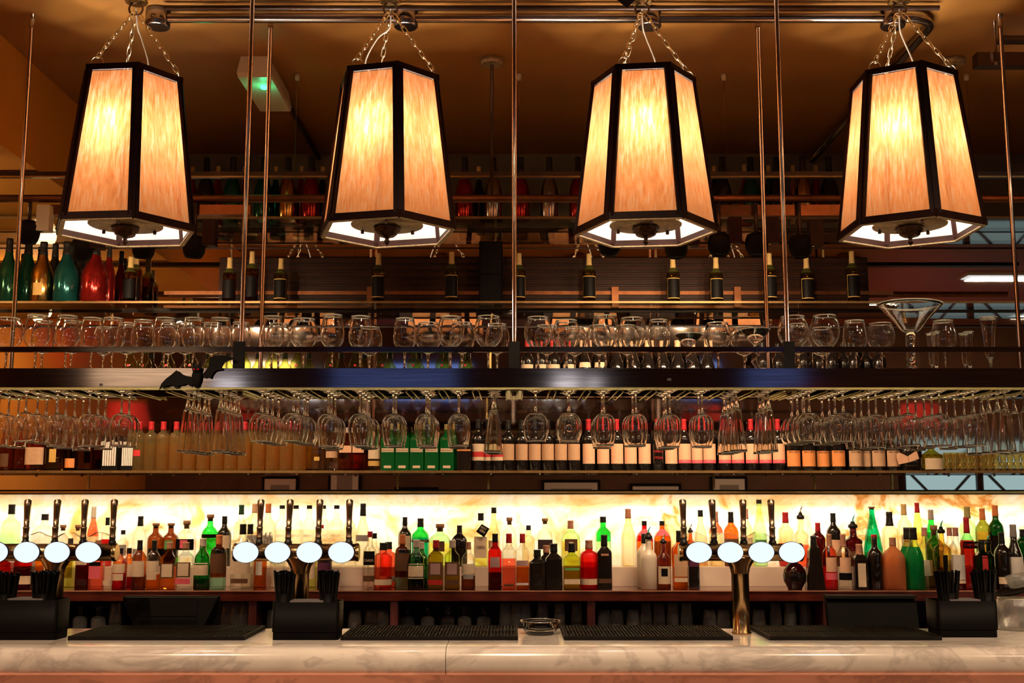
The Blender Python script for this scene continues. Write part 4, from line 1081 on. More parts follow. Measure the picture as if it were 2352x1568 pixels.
# ---- back bar spirit bottles: px, top, row, kind, width, glass, liquid, fill, cap, caph, labels, name, label, text, pourer
g_, sp_, v_, w_k, lq_ = 'gin_bottle', 'spirit_bottle', 'vodka_bottle', 'whisky_bottle', 'liqueur_bottle'
BB = [
 (20, 1158, 'b', 'sq', 35, 'pg', 'pg', .5, 'ckblack', .16, '', g_, 'pale green square bottle at the left end of the back row', None, None),
 (98, 1180, 'b', 'fl', 50, 'cl', 'cl', .5, 'ckblack', .12, '', g_, 'wide clear bottle behind the left tap tower', None, None),
 (141, 1205, 'b', 'rd', 30, 'cl', 'cl', .5, 'ckcork', .14, '', g_, 'clear corked bottle between left tap handles', None, None),
 (175, 1205, 'b', 'rd', 28, 'cl', 'cl', .5, 'ckcork', .14, '', g_, 'small clear corked bottle beside the pinkish tall bottle', None, None),
 (210, 1163, 'b', 'ta', 27, 'pk', 'fz', .5, 'ckwhite', .2, '', lq_, 'tall pinkish white bottle behind the left tap tower', None, None),
 (243, 1188, 'b', 'rd', 26, 'cl', 'rd', .55, 'ckblack', .16, '', lq_, 'red bottle with dark cap behind the end of the left tap', None, None),
 (280, 1217, 'b', 'rd', 28, 'cl', 'cl', .5, 'ckblack', .12, 'grey,.3,.6,50', g_, 'clear bottle with grey label right of the left tap', None, None),
 (319, 1185, 'b', 'rd', 34, 'cl', 'cl', .5, 'ckblack', .2, 'grey,.1,.35,40', v_, 'clear bottle with tall black cap beside the twin dark bottles', None, None),
 (355, 1201, 'b', 'rd', 36, 'br', 'dk', .4, 'ckcork', .12, '', g_, 'dark brown round bottle with cork, left of twins', None, None),
 (390, 1201, 'b', 'rd', 36, 'br', 'dk', .4, 'ckcork', .12, 'lgreen,.4,.6,30', g_, 'dark brown round bottle with cork, right of twins', None, None),
 (426, 1195, 'b', 'fl', 41, 'cl', 'cl', .5, 'ckcork', .18, 'lblack,.36,.60,60;lpink,.40,.58,22', g_, 'clear corked bottle with black label and pink square', None, None),
 (10, 1262, 'f', 'sq', 36, 'rd', 'rd', .6, 'ckblack', .14, '', lq_, 'red square bottle at the left end of the front row', None, None),
 (57, 1248, 'f', 'fl', 40, 'rd', 'dr', .5, 'ckred', .14, 'cream,.12,.3,60', lq_, 'wide dark red bottle with low cream label at left', None, None),
 (88, 1256, 'm', 'rd', 26, 'am', 'am', .5, 'ckcork', .14, '', sp_, 'slim amber bottle beside the wide red one', None, None),
 (160, 1236, 'm', 'sq', 27, 'yl', 'yl', .5, 'ckblack', .14, 'og,.2,.55,40', g_, 'yellow clear bottle with drawn label under the left tap', None, None),
 (192, 1240, 'f', 'sq', 29, 'rd', 'dr', .5, 'ckblack', .14, 'cream,.5,.62,40', lq_, 'dark red bottle with small cream label under the left tap', None, None),
 (223, 1240, 'f', 'sq', 29, 'pk', 'pk', .55, 'ckcopper', .14, 'lpink,.22,.56,42;lblack,.48,.56,42', lq_, 'pink labelled bottle under the left tap', None, None),
 (249, 1252, 'f', 'rd', 21, 'cl', 'cl', .5, 'ckcopper', .14, 'cream,.1,.2,60', g_, 'slim clear bottle with low cream band under the tap end', None, None),
 (276, 1258, 'f', 'rd', 32, 'am', 'rd', .45, 'ckblack', .14, 'cream,.40,.62,60;cream,.22,.38,46', sp_, 'red amber bottle with two cream labels', None, None),
 (296, 1258, 'm', 'rd', 30, 'am', 'rd', .45, 'ckblack', .14, 'cream,.28,.6,46', sp_, 'red amber bottle half hidden behind the similar one', None, None),
 (320, 1240, 'f', 'rd', 32, 'am', 'br', .28, 'ckblack', .2, 'cream,.26,.58,60', w_k, 'bottle with deep black liquid below a large cream label', None, None),
 (353, 1240, 'f', 'rd', 32, 'cl', 'am', .3, 'ckblack', .2, 'cream,.36,.58,60;cream,.2,.34,42', w_k, 'half empty amber bottle with cream labels', None, None),
 (389, 1245, 'f', 'sq', 34, 'am', 'am', .6, 'ckcopper', .14, 'brownl,.24,.56,44;cream,.27,.54,34', g_, 'amber flask with ornate cream label', None, None),
 (426, 1245, 'f', 'sq', 35, 'cl', 'cl', .6, 'ckcopper', .14, 'brownl,.26,.58,44;cream,.29,.56,34;lpink,.12,.24,44', g_, 'clear flask with ornate label and pink base band', None, None),
 (465, 1236, 'f', 'tq', 36, 'gr', 'gd', .2, 'cksilver', .16, 'cream,.28,.52,55', g_, 'green gin bottle with cream label left of the flecked bottle', None, None),
 (502, 1228, 'f', 'ac', 36, 'br', 'st', .22, 'ckorange', .18, 'brownl,.30,.66,80', g_, 'brown flecked bottle with clear teal base and orange stopper', None, None),
 (480, 1181, 'b', 'rd', 37, 'bg', 'bg', .6, 'ckcork', .13, 'lblack,.55,.62,80', g_, 'bright green bottle with dark band behind the cream labelled green one', None, None),
 (513, 1185, 'b', 'rd', 33, 'dk', 'dk', .5, 'ckblack', .14, 'cream,.36,.62,60', g_, 'black bottle with slanted cream label in the back row left', None, None),
 (551, 1159, 'b', 'rd', 33, 'cl', 'cl', .5, 'ckgreen', .16, '', v_, 'clear bottle with tall green cap left of the middle tap', None, None),
 (556, 1203, 'f', 'fl', 47, 'cl', 'cl', .5, 'ckblack', .16, 'cream,.24,.50,52;lred,.5,.54,10;brownl,.10,.17,40', v_, 'large clear bottle with broad white label under the middle tap', None, None),
 (573, 1203, 'm', 'rd', 36, 'cl', 'cl', .5, 'ckblack', .16, '', v_, 'black capped clear bottle behind the broad white label', None, None),
 (582, 1156, 'b', 'rd', 36, 'fz', 'fz', .5, 'ckpeach', .15, 'grey,.3,.5,50', v_, 'frosted bottle with tan capsule left of the tap handles', None, None),
 (613, 1156, 'b', 'rd', 36, 'fz', 'fz', .5, 'ckorange', .15, 'grey,.3,.5,50', v_, 'frosted bottle with orange capsule beside the first middle handle', 'Ketel One@.34@.8@ink', None),
 (645, 1160, 'b', 'ac', 31, 'cl', 'fz', .6, 'ckblack', .06, '', v_, 'clear banded cap vodka, first between the middle tap handles', 'CIROC@.5@.85@grey', None),
 (677, 1160, 'b', 'ac', 31, 'cl', 'fz', .6, 'ckblack', .06, '', v_, 'clear banded cap vodka, second between the middle tap handles', 'CIROC@.5@.85@grey', None),
 (708, 1160, 'b', 'ac', 31, 'cl', 'fz', .6, 'ckblack', .06, '', v_, 'clear banded cap vodka, third between the middle tap handles', 'CIROC@.5@.85@grey', None),
 (740, 1160, 'b', 'ac', 31, 'cl', 'fz', .6, 'ckblack', .06, 'lred,.62,.68,16', v_, 'clear vodka with red dot beside the third middle handle', 'CIROC@.5@.85@grey', None),
 (771, 1160, 'b', 'ac', 31, 'cl', 'fz', .6, 'ckblack', .06, '', v_, 'clear banded cap vodka left of the last middle handle', 'CIROC@.5@.85@grey', None),
 (802, 1165, 'b', 'rd', 30, 'fz', 'fz', .6, 'ckcopper', .12, '', v_, 'frosted bottle behind the last middle tap handle', None, None),
 (832, 1156, 'b', 'ta', 33, 'fz', 'fz', .6, 'ckblack', .2, 'grey,.40,.5,60', v_, 'tall frosted bottle with long black capsule right of the middle tap', None, None),
 (598, 1252, 'm', 'rd', 30, 'am', 'am', .5, 'ckcopper', .14, 'white,.3,.62,28', sp_, 'amber bottle with narrow white label under the middle tap', None, None),
 (638, 1252, 'm', 'rd', 35, 'cl', 'cl', .5, 'ckcopper', .14, '', v_, 'clear bottle with dark lettering left of the tap column', 'VODKA@.58@.8@lblue', None),
 (715, 1248, 'm', 'rd', 26, 'yl', 'yl', .5, 'ckcopper', .14, 'cream,.2,.6,50', sp_, 'pale bottle with text label right of the tap column', None, None),
 (746, 1252, 'm', 'rd', 34, 'dk', 'dk', .4, 'ckblack', .14, 'lpurple,.3,.7,60', lq_, 'dark purple bottle under the right of the middle tap', None, None),
 (849, 1220, 'f', 'rd', 32, 'cl', 'cl', .55, 'ckred', .10, 'lblack,.42,.66,50;brownl,.14,.24,50', v_, 'clear bottle with square black label right of the middle tap', 'CARIEL@.5@.8@cream', None),
 (859, 1224, 'm', 'rd', 32, 'cl', 'cl', .55, 'ckblack', .10, '', v_, 'clear bottle hidden behind the square black label', None, None),
 (880, 1246, 'f', 'ac', 42, 'pk', 'pk', .55, 'ckblack', .16, 'cream,.10,.22,75', g_, 'salmon pink round bottle with low cream band', None, None),
 (892, 1244, 'm', 'ac', 38, 'pk', 'pk', .55, 'ckblack', .16, 'cream,.14,.26,75', g_, 'second salmon pink bottle just behind the first', None, None),
 (924, 1227, 'f', 'ac', 33, 'br', 'st', .22, 'ckorange', .18, 'brownl,.34,.66,80', g_, 'brown flecked bottle with teal base right of the pink bottles', None, None),
 (956, 1239, 'f', 'tq', 37, 'gr', 'gd', .2, 'cksilver', .16, 'cream,.26,.52,55;cream,.22,.24,55', g_, 'green gin bottle with cream label right of the flecked bottle', None, None),
 (967, 1244, 'm', 'tq', 35, 'gr', 'gd', .2, 'cksilver', .16, '', g_, 'green gin bottle hidden behind the cream labelled one', None, None),
 (929, 1187, 'b', 'rd', 31, 'dk', 'dk', .5, 'ckblack', .16, 'cream,.34,.62,60', g_, 'black round shouldered bottle with slanted cream label near centre', None, None),
 (965, 1190, 'b', 'rd', 39, 'bg', 'tl', .6, 'ckblack', .18, 'lblack,.50,.56,85', g_, 'teal green bottle with black band and black stopper', 'THE LONDON 1@.53@1.0@cream', None),
 (1001, 1240, 'f', 'sq', 34, 'og', 'og', .6, 'ckred', .16, 'brownl,.28,.56,44;mauve,.31,.53,32;lred,.10,.20,44', g_, 'red capped olive flask with ornate label and red band', None, None),
 (1039, 1240, 'f', 'sq', 34, 'yl', 'og', .5, 'cksilver', .16, 'brownl,.28,.56,44;mauve,.31,.53,32;brownl,.10,.20,44', g_, 'silver capped flask with ornate label and brown band', None, None),
 (1010, 1203, 'b', 'fl', 49, 'pg', 'yl', .55, 'ckcork', .18, 'brownl,.36,.60,26', g_, 'broad yellow green bottle with round dark badge, left one', None, None),
 (1055, 1206, 'b', 'fl', 37, 'dk', 'dk', .5, 'ckblack', .2, '', g_, 'squat black bottle with wide black stopper in the back row', None, None),
 (1076, 1244, 'f', 'rd', 32, 'cl', 'br', .28, 'ckcopper', .16, 'cream,.34,.54,64;grey,.22,.32,44', w_k, 'nearly empty bottle with cream labels over dark rum', None, None),
 (1104, 1178, 'b', 'sq', 32, 'cl', 'yl', .5, 'ckblack', .14, 'cream,.16,.56,42', g_, 'square clear bottle with cream label and a black diamond tag', 'GIN@.36@.5@ink', None),
 (1134, 1165, 'b', 'ta', 30, 'cg', 'cg', .5, 'ckblack', .10, 'peach,.3,.44,50', sp_, 'tall rose tinted bottle behind the red square bottle', None, None),
 (1137, 1225, 'f', 'sq', 31, 'rp', 'dr', .30, 'ckblack', .16, 'mauve,.40,.58,34', g_, 'deep red square bottle with small pink label', None, None),
 (1170, 1188, 'b', 'fl', 34, 'cl', 'cl', .5, 'ckcork', .15, '', g_, 'clear etched bottle behind the orange patterned bottle', None, None),
 (1169, 1225, 'f', 'sq', 31, 'cl', 'pk', .55, 'ckred', .17, 'brownl,.06,.10,36', g_, 'red capped bottle with orange embossed pattern', None, None),
 (1200, 1225, 'f', 'sq', 29, 'cl', 'am', .5, 'ckred', .17, 'mauve,.42,.52,42;white,.08,.12,44', g_, 'red capped clear bottle with pale pink label', None, None),
 (1214, 1206, 'b', 'rd', 30, 'cg', 'cg', .5, 'cknavy', .12, '', v_, 'plain clear bottle with navy cap', None, None),
 (1234, 1262, 'f', 'sq', 38, 'dk', 'dk', .5, 'ckblack', .18, '', g_, 'black square bottle, left one of the black pair', None, None),
 (1272, 1248, 'f', 'sq', 39, 'dk', 'dk', .5, 'ckblack', .18, '', g_, 'black square bottle, right one of the black pair', None, None),
 (1255, 1252, 'm', 'sq', 34, 'dk', 'dk', .5, 'ckcopper', .18, '', g_, 'black bottle hidden behind the black pair', None, None),
 (1252, 1190, 'b', 'fl', 36, 'cl', 'cl', .5, 'ckcork', .12, 'ink,.36,.56,46', g_, 'clear bottle with wide stopper and dark drawn face', None, None),
 (1311, 1195, 'b', 'fl', 43, 'pg', 'yl', .55, 'ckcopper', .18, 'brownl,.34,.60,34;cream,.42,.54,12', g_, 'broad yellow green bottle with round dark badge, right one', None, None),
 (1313, 1247, 'f', 'sq', 38, 'yl', 'og', .5, 'ckblack', .2, 'lgreen,.42,.47,42;cream,.12,.23,44', g_, 'yellowish square bottle with green band and cream label', None, None),
 (1353, 1240, 'f', 'ac', 41, 'rp', 'rd', .55, 'ckcopper', .18, 'cream,.10,.22,75', g_, 'bright red bottle with low cream band', None, None),
 (1386, 1186, 'b', 'sq', 34, 'bg', 'pg', .5, 'ckblack', .12, '', g_, 'tall green faceted bottle behind the black crest bottle', None, None),
 (1388, 1228, 'f', 'sq', 34, 'dk', 'dk', .5, 'ckblack', .2, 'brownl,.12,.2,40;ckcopper,.62,.66,26', g_, 'black square bottle with copper crest', None, None),
 (1444, 1168, 'b', 'ta', 34, 'cg', 'cg', .5, 'ckcopper', .17, '', v_, 'tall clear bottle with etched lattice standing on the riser', None, None),
 (1481, 1196, 'b', 'fl', 37, 'rd', 'am', .55, 'ckblack', .10, 'lpink,.68,.82,50', w_k, 'reddish amber bottle with ball stopper, left of two', None, None),
 (1490, 1209, 'f', 'rd', 38, 'wh', 'wh', .5, 'ckblack', .24, '', 'juice_bottle', 'milky white bottle with green pour spout in front', None, 'ckteal'),
 (1480, 1225, 'm', 'rd', 34, 'wh', 'wh', .5, 'ckblack', .18, '', 'juice_bottle', 'second milky white bottle behind the spouted one', None, None),
 (1522, 1196, 'b', 'fl', 38, 'am', 'br', .55, 'ckblack', .10, 'lpink,.68,.82,50', w_k, 'dark amber bottle with ball stopper, right of two', None, None),
 (1524, 1226, 'f', 'rd', 32, 'am', 'br', .5, 'ckblack', .2, 'cream,.10,.42,55;lblack,.24,.38,26', sp_, 'dark rum bottle with cream label and black patch', None, 'chrome'),
 (1561, 1218, 'f', 'sq', 33, 'am', 'am', .6, 'ckblack', .2, 'tan,.22,.6,42;cream,.13,.2,42', w_k, 'bourbon bottle with tall tan label left of the right tap', None, None),
 (1592, 1252, 'm', 'sq', 26, 'dk', 'dk', .4, 'ckblack', .14, 'lpurple,.5,.8,40', lq_, 'dark bottle with purple label under the right tap', None, None),
 (1587, 1203, 'b', 'rd', 24, 'am', 'am', .5, 'ckblack', .24, '', sp_, 'amber bottle with pourer left of the first right handle', None, 'chrome'),
 (1611, 1171, 'b', 'ta', 30, 'cg', 'cg', .5, 'ckblack', .12, '', sp_, 'tall clear bottle between the first right tap handles', None, None),
 (1646, 1174, 'b', 'rd', 32, 'pk', 'cg', .6, 'ckcopper', .2, '', sp_, 'clear peach bottle with copper cap beside the second right handle', None, None),
 (1681, 1175, 'b', 'rd', 34, 'am', 'br', .5, 'ckblack', .2, 'brownl,.3,.5,60', w_k, 'dark whisky bottle between the middle right handles', None, None),
 (1716, 1168, 'b', 'rd', 30, 'cg', 'cg', .5, 'ckpink', .18, 'cream,.2,.5,50', sp_, 'clear bottle with pink cap beside the third right handle', None, None),
 (1747, 1147, 'b', 'ta', 32, 'pg', 'pg', .4, 'ckblack', .06, 'lgreen,.10,.4,50', sp_, 'tall pale bottle with green label beside the last right handle', None, None),
 (1807, 1176, 'b', 'wa', 36, 'cg', 'rd', .42, 'ckred', .2, 'peach,.2,.40,60', sp_, 'red cordial bottle with red cap right of the right tap', None, None),
 (1842, 1162, 'b', 'wa', 34, 'cg', 'pk', .45, 'ckblack', .26, '', sp_, 'clear pink bottle with steel pourer right of the right tap', None, 'chrome'),
 (1824, 1278, 'f', 'sp', 53, 'dr', 'dk', .5, 'ckcopper', .12, '', lq_, 'round dark globe bottle under the right tap end', None, None),
 (1870, 1230, 'f', 'tz', 42, 'dk', 'dk', .5, 'ckblack', .2, '', lq_, 'black flared bottle that widens to its base', None, None),
 (1881, 1200, 'b', 'rd', 32, 'dr', 'dr', .5, 'ckred', .2, '', lq_, 'dark red bottle with red cap behind the black flared one', None, None),
 (1906, 1226, 'f', 'rd', 33, 'pk', 'rp', .55, 'ckcopper', .24, 'peach,.32,.58,44;lpink,.18,.3,50', g_, 'pink bottle with arched label and crimson band', None, None),
 (1938, 1226, 'f', 'rd', 34, 'cl', 'cl', .55, 'ckcopper', .24, 'peach,.32,.58,44;lblack,.17,.30,55', g_, 'clear bottle with arched label and black band', None, None),
 (1917, 1178, 'b', 'rd', 33, 'dk', 'dr', .5, 'ckblack', .16, 'peach,.2,.5,50', lq_, 'dark bottle with oval peach label in the back row right', None, None),
 (1962, 1183, 'b', 'wa', 42, 'dr', 'dr', .5, 'ckblack', .3, 'brownl,.2,.3,50', lq_, 'dark ruby bottle with pourer behind the arched labels', None, 'ckteal'),
 (1974, 1249, 'f', 'sq', 33, 'dk', 'dk', .5, 'ckcopper', .26, 'cream,.06,.58,28', lq_, 'dark square bottle with tall narrow pale label', None, None),
 (2010, 1227, 'f', 'bx', 34, 'dk', 'dk', .5, 'lred', .05, '', lq_, 'plain black bottle with slim neck right of the pale label', None, None),
 (2007, 1163, 'b', 'co', 43, 'tl', 'tl', .6, 'ckcork', .05, '', lq_, 'tall teal cone shaped bottle', None, None),
 (2047, 1175, 'b', 'wa', 38, 'cg', 'cg', .5, 'ckblack', .26, '', lq_, 'curvy clear bottle with long black capsule', None, None),
 (2052, 1234, 'f', 'fl', 46, 'or', 'or', .5, 'ckcopper', .16, '', lq_, 'milky orange bottle with embossed sides', None, None),
 (2081, 1157, 'b', 'rd', 34, 'cg', 'cg', .5, 'ckgold', .18, 'cream,.2,.5,44', lq_, 'clear bottle with gold capsule behind the green pair', 'LI@.45@.4@lred', None),
 (2112, 1154, 'b', 'co', 36, 'yl', 'yl', .6, 'ckred', .16, '', lq_, 'tall pale yellow bottle with red capsule', None, None),
 (2143, 1170, 'b', 'ta', 31, 'bg', 'gr', .6, 'cksilver', .18, '', lq_, 'bright green bottle with silver capsule in the back row', None, None),
 (2100, 1211, 'f', 'ta', 42, 'yl', 'gm', .68, 'ckblack', .20, '', lq_, 'vivid green liqueur bottle, right front of two', None, None),
 (2086, 1211, 'm', 'ta', 40, 'yl', 'gm', .68, 'ckblack', .20, '', lq_, 'vivid green liqueur bottle, left behind the other', None, None),
 (2126, 1211, 'm', 'rd', 34, 'cl', 'cl', .5, 'ckpink', .14, 'white,.2,.46,55', lq_, 'clear bottle with white label right of the green pair', None, None),
 (2148, 1206, 'm', 'el', 40, 'go', 'og', .6, 'ckcork', .16, 'lblack,.3,.5,14', lq_, 'fluted golden bottle with cork, behind its twin', None, None),
 (2165, 1195, 'f', 'el', 40, 'go', 'go', .6, 'ckblack', .22, 'lblack,.18,.5,16', lq_, 'fluted golden bottle with pour spout and black strip label', None, 'ckteal'),
 (2198, 1211, 'f', 'rd', 34, 'cl', 'rd', .12, 'ckpink', .14, 'white,.16,.56,60;cream,.10,.15,60', v_, 'clear bottle with tall white label right of the golden twins', None, None),
 (2184, 1211, 'm', 'rd', 32, 'cl', 'cl', .5, 'ckpink', .14, 'white,.2,.46,55', v_, 'clear bottle just behind the tall white label', None, None),
 (2224, 1188, 'f', 'wa', 33, 'pg', 'rp', .68, 'ckred', .22, '', lq_, 'bright red bottle with long red capsule', None, None),
 (2227, 1163, 'b', 'rd', 38, 'pg', 'pg', .5, 'ckolive', .2, 'lblack,.30,.42,60', lq_, 'pale bottle with olive capsule and dark band behind the red one', 'CAMPARI@.36@.9@cream', None),
 (2262, 1167, 'b', 'rd', 34, 'wg', 'og', .6, 'ckorange', .2, 'lblack,.38,.46,60', lq_, 'olive green bottle with orange neck near the right end', None, None),
 (2292, 1160, 'b', 'bx', 34, 'gd', 'dk', .5, 'ckorange', .18, '', lq_, 'dark green bottle with orange neck near the right end', None, None),
 (2256, 1242, 'f', 'sq', 34, 'gd', 'dk', .4, 'ckblack', .18, 'lred,.4,.7,20', lq_, 'black green square bottle with red strip', None, None),
 (2272, 1228, 'm', 'rd', 30, 'gd', 'dk', .4, 'ckblack', .2, '', lq_, 'black green bottle with teal pourer near the right end', None, 'ckteal'),
 (2303, 1222, 'f', 'rd', 36, 'dk', 'dk', .4, 'ckblack', .2, 'cream,.1,.22,55', lq_, 'dark bottle with low cream label near the right end', None, None),
 (2331, 1204, 'f', 'bu', 36, 'wn', 'wn', .4, 'grey', .2, 'white,.2,.5,55', 'wine_bottle', 'dark wine bottle with white label at the right end', None, None),
 (2352, 1215, 'b', 'rd', 34, 'gd', 'gd', .4, 'ckblack', .2, '', lq_, 'dark green bottle cut by the right edge', None, None),
]
for (px, top, row, kind, w, gl, lq, fill, cap, caph, labs, nm, lb, txt, pour) in BB:
    y, z = {'f': (6.24, BZ), 'm': (6.36, BZ), 'b': (6.52, 1.272)}[row]
    h = Z(top, y) - z
    bottle(kind, X(px, 1290, y), y, z, S(w / 2, 1280, y), h, gl, lq, fill, cap, caph, labs, nm, lb, 'spirit bottles on the back bar', txt, pour)
# black diamond tag on the square gin bottle
x, y, z = P(1108, 1218, 6.46)
t = root('hanging_tag', (x, 6.465, z), 'black diamond shaped card tag on the square gin bottle', 'tag')
obj('card', MB().prism([(-.036, -.006), (-.004, .036), (.040, .010), (.010, -.038)], -.0015, .0015), 'lblack', t)
tm = MB()
for s, zc, W in (('BEST', .014, .034), ('GIN', -.004, .034)):
    vs, fs = text_geo(s); b0 = len(tm.v)
    ca, sa = math.cos(-.55), math.sin(-.55)
    for a, b in vs:
        u, v = a * W, b * W + zc
        tm.v.append((u * ca - v * sa, -.0025, u * sa + v * ca))
    for f in fs: tm.face([b0 + i for i in f])
obj('lettering', tm, 'cream', t)

# ---- glasses stored under the worktop
tb = MB().lathe([(.031, 0), (.034, .002), (.030, .10), (.026, .135), (.024, .138)], 18, cap0=False).mesh('tumbler', ['tumbler_g'])
tb2 = MB().lathe([(.036, 0), (.038, .002), (.034, .07), (.031, .098), (.029, .10)], 18, cap0=False).mesh('tumbler', ['tumbler_g'])
UG = [(265, 't', 'left of the till, third'), (300, 't', 'behind the till at left'), (520, 't', 'right of the left till, first'), (541, 't', 'right of the left till, second'), (562, 't', 'right of the left till, third'),
      (815, 's', 'right of the straw caddy, first'), (853, 's', 'right of the straw caddy, second'), (879, 's', 'right of the straw caddy, third'),
      (1160, 't', 'left of the drinks dish, first'), (1186, 't', 'left of the drinks dish, second'), (1207, 't', 'behind the drinks dish, first'), (1246, 't', 'behind the drinks dish, second'), (1285, 't', 'right of the drinks dish, first'), (1325, 't', 'right of the drinks dish, second'),
      (1388, 's', 'first right of the middle divider'), (1417, 's', 'second right of the middle divider'), (1454, 's', 'third right of the middle divider'), (1484, 't', 'fourth right of the middle divider'), (1514, 't', 'fifth right of the middle divider'), (1545, 't', 'sixth right of the middle divider'), (1577, 't', 'seventh right of the middle divider'), (1630, 's', 'eighth right of the middle divider'), (1662, 's', 'just left of the right tap column'),
      (1743, 's', 'first right of the right tap column'), (1782, 't', 'second right of the right tap column'), (1815, 't', 'third right of the right tap column'), (1850, 't', 'beside the right till'), (627, 's', 'between the left mat and the straw caddy')]
for px, k, wh in UG:
    y = 6.3
    h = .145 if k == 't' else .10
    top = 1384 if k == 't' else 1400
    z = Z(top, y) - (.138 if k == 't' else .10) + .001
    o = link('tumbler_glass', tb if k == 't' else tb2, None, (X(px, 1420, y), y, .7705 if False else z))
    tag(o, '%s under the back bar, %s' % ('tall upturned tumbler' if k == 't' else 'short upturned tumbler', wh), 'glass', 'tumblers under the back bar')
# their shelf sits right beneath them
obj('upper_cubby_floor', MB().box(-4.2, 4.2, .02, .52, Z(1384, 6.3) - .138 - .021, Z(1384, 6.3) - .1385), 'cab_dark', cab)
obj('cubby_step', MB().box(X(1360, 1420, 6.3), X(1470, 1420, 6.3), .1, .3, Z(1384, 6.3) - .138, Z(1400, 6.3) - .1005), 'cab_dark', cab)
gp = [('bowl', MB().lathe(smooth([(.036, 0), (.037, .03), (.034, .058), (.012, .07)], 4), 20, cap0=False).mesh('bowl', ['tumbler_g'])), ('stem', MB().lathe([(.012, .07), (.009, .08), (.014, .09), (.010, .1), (.012, .112)], 14).mesh('stem', ['stemglass'])), ('foot', MB().lathe([(.012, .112), (.034, .118), (.036, .121)], 20).mesh('foot', ['stemglass']))]
for i, px in enumerate((184, 226, 936, 982, 1028, 1067, 1111)):
    r = root('goblet_glass', (X(px, 1420, 6.28), 6.28, Z(1384, 6.3) - .137), 'upturned stemmed goblet under the back bar, ' + (['first', 'second'][i] + ' right of the left straw caddy' if i < 2 else ORD[i - 2] + ' right of the left of centre divider'), 'glass', 'goblets under the back bar')
    for n, me in gp:
        link(n, me, r)

# ================================================================== FRONT BAR COUNTER
CZ = 1.10
ct = root('bar_counter', (0, 4.4, 0), 'white marble bar counter with rounded front edge', 'counter')
pf = [(4.985, 1.06), (4.985, 1.10), (4.437, 1.10), (4.433, 1.0965), (4.429, 1.1)] + smooth([(4.40, 1.1), (4.372, 1.0955), (4.352, 1.083), (4.342, 1.063), (4.341, 1.043), (4.345, 1.022), (4.356, 1.006), (4.374, .998), (4.43, .994)], 5) + [(4.46, .994), (4.46, 1.06)]
pf = [(a - 4.4, b) for a, b in pf]
def shade_smooth(o):
    o.data.polygons.foreach_set('use_smooth', [True] * len(o.data.polygons))
    o.data.set_sharp_from_angle(angle=math.radians(30))
xs = X(1024, 1520, 4.36)
for x0, x1 in ((-3.4, xs - .0012), (xs + .0012, 3.4)):
    shade_smooth(obj('marble_slab', MB().prism(pf, x0, x1, axis='x'), 'marble', ct))
obj('front_panel', MB().box(-3.4, 3.4, .03, .08, 0, .993), 'marble', ct)
obj('ledge', MB().box(-3.4, 3.4, -.06, .03, .80, .83), 'marble', ct)
obj('rear_panel', MB().box(-3.4, 3.4, .52, .56, 0, 1.06), 'cab_dark', ct)
obj('rear_shelf', MB().box(-3.4, 3.4, .56, 1.05, .93, .95), 'steel_dark', ct)
area('ledge_red_fill', (0, 4.375, .845), 6.6, .03, 3.6, (1, .25, .10), (PI, 0, 0))  # red fill light added to tint the lower marble edge

# drip mats
def mat(px0, px1, lab, shade='rubber'):
    y0, y1 = 4.575, 4.965
    x0, x1 = X(px0, 1472, y0), X(px1, 1472, y0)
    t = root('bar_mat', ((x0 + x1) / 2, y0, CZ), lab, 'mat', 'ribbed rubber bar mats')
    w = (x1 - x0) / 2; d = y1 - y0
    obj('base', MB().box(-w, w, 0, d, 0, .006), 'soft_black', t)
    rb = MB()
    for a, b in ((-w, -w + .008), (w - .008, w)):
        rb.box(a, b, 0, d, .006, .016)
    for a, b in ((0, .008), (d / 2 - .004, d / 2 + .004), (d - .008, d)):
        rb.box(-w + .008, w - .008, a, b, .006, .016)
    obj('rim', rb, 'rubber', t)
    rb = MB()
    n = int(2 * w / .0135)
    for i in range(1, n):
        x = -w + 2 * w * i / n
        for a, b in ((.010, d / 2 - .006), (d / 2 + .006, d - .010)):
            rb.box(x - .0028, x + .0028, a, b, .006, .015)
    obj('ribs', rb, 'rubber', t)
mat(155, 561, 'leftmost black ribbed bar mat, in front of the left till')
mat(782, 1190, 'black ribbed bar mat left of the drinks dish')
mat(1296, 1684, 'black ribbed bar mat right of the drinks dish')
mat(1768, 2164, 'rightmost black ribbed bar mat, beside the right caddy')

